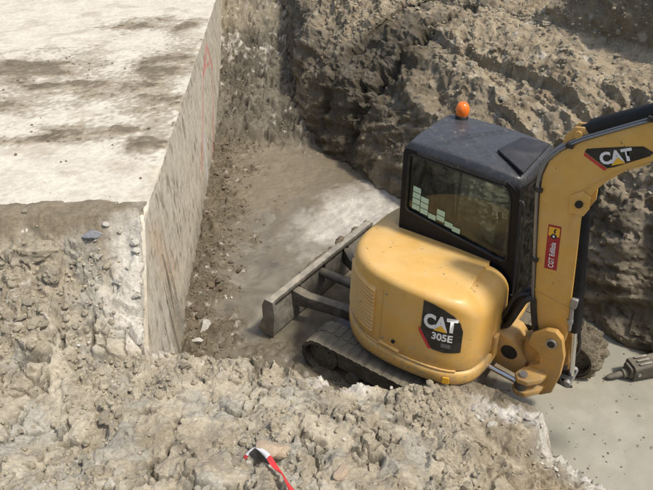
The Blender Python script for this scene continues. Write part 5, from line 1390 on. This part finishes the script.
# ------------------------------------------------------------------ barrier tape caught under the soil
def tape():
    pts = [(-0.665, 2.845, 0.02), (-0.625, 2.87, 0.07), (-0.575, 2.88, 0.12), (-0.52, 2.83, 0.15), (-0.46, 2.74, 0.13), (-0.40, 2.64, 0.08), (-0.345, 2.58, 0.05), (-0.28, 2.46, 0.05), (-0.21, 2.32, 0.04), (-0.15, 2.2, 0.02)]
    sp = [Vector((x, y, z + near_at(x, y)[0])) for x, y, z in pts]
    # keep the ribbon from following every clod
    for it in range(2):
        for i in range(1, len(sp) - 1): sp[i].z = max(sp[i].z, (sp[i - 1].z + sp[i + 1].z) / 2)
    sp = smooth_path(sp, 6)
    vs, fs, mi = [], [], []
    m = 4
    for i, p in enumerate(sp):
        t = (sp[min(i + 1, len(sp) - 1)] - sp[max(i - 1, 0)]).normalized(); sd = t.cross(Vector((0, 0, 1))).normalized()
        tw = 0.5 * math.sin(i * 0.22) + 0.35; sd = sd * math.cos(tw) + Vector((0, 0, 1)) * math.sin(tw); nn = sd.cross(t)
        for j in range(m + 1):
            u = j / m - 0.5
            vs.append(p + sd * u * 0.042 + nn * 0.007 * math.cos(u * 5 + i * 0.3))
    L = len(sp)
    for i in range(L - 1):
        for j in range(m):
            fs.append((i * (m + 1) + j, (i + 1) * (m + 1) + j, (i + 1) * (m + 1) + j + 1, i * (m + 1) + j + 1)); mi.append(1 if (i < 3 or i > 23) else 0)
    me = np_mesh('barrier_tape', np.array([tuple(v) for v in vs]), np.array(fs)); me.materials.append(M['tape_white']); me.materials.append(M['tape_red'])
    me.polygons.foreach_set('material_index', np.array(mi, np.int32))
    o = link('barrier_tape', me, None)
    md_ = o.modifiers.new('thickness', 'SOLIDIFY'); md_.thickness = 0.0012
    tag(o, 'red and white plastic barrier tape lying on the near bank', 'tape')
tape()

# ------------------------------------------------------------------ hydraulic breaker lying in the slurry (local +X = away from its point)
hb = bpy.data.objects.new('hydraulic_breaker', None); col.objects.link(hb)
hb.scale = (0.8, 0.8, 0.8); hb.location = (3.13, 4.63, 0.03); hb.rotation_euler = (0, R(-6), R(9))
tag(hb, 'mud-covered grey hydraulic breaker lying in the slurry below the bank', 'breaker')
MB().tube([(0.0, 0, 0.05), (0.03, 0, 0.05), (0.12, 0, 0.05), (0.17, 0, 0.055), (0.30, 0, 0.06), (0.42, 0, 0.065)], [0.020, 0.036, 0.048, 0.043, 0.05, 0.05], 14).build('chisel', M['mud_metal'], hb)
MB().tube([(0.22, 0, 0.06), (0.235, 0, 0.06), (0.29, 0, 0.062), (0.305, 0, 0.062)], [0.05, 0.066, 0.066, 0.05], 16).build('collar', M['mud_metal'], hb)
hs = MB().prism(rrect(-0.125, 0.125, -0.02, 0.235, 0.05, 4), 0.34, 1.15, 'x').build('housing', M['mud_metal'], hb, 0.012)
MB().prism(rrect(-0.095, 0.095, 0.005, 0.20, 0.05, 4), 0.30, 0.345, 'x').build('nose_plate', M['mud_metal'], hb, 0.01)
for y in (-0.07, 0.0, 0.07):
    MB().prism(rrect(0.42, 0.60, y - 0.014, y + 0.014, 0.013, 3), 0.225, 0.262, 'z').build('rib', M['blade_top'], hs, 0.006)
for (x, y) in ((0.40, -0.128), (0.40, 0.128), (0.75, -0.128), (0.75, 0.128), (1.05, -0.128)):
    MB().cyl((x, y - 0.012, 0.11), (x, y + 0.012, 0.11), 0.028, 8).build('bolt', M['steel'], hs)
MB().prism([(0.95, 0.22), (1.20, 0.22), (1.22, 0.40), (1.12, 0.46), (1.0, 0.40)], -0.11, -0.085).build('bracket_plate', M['mud_metal'], hb, 0.008)
MB().prism([(0.95, 0.22), (1.20, 0.22), (1.22, 0.40), (1.12, 0.46), (1.0, 0.40)], 0.085, 0.11).build('bracket_plate', M['mud_metal'], hb, 0.008)
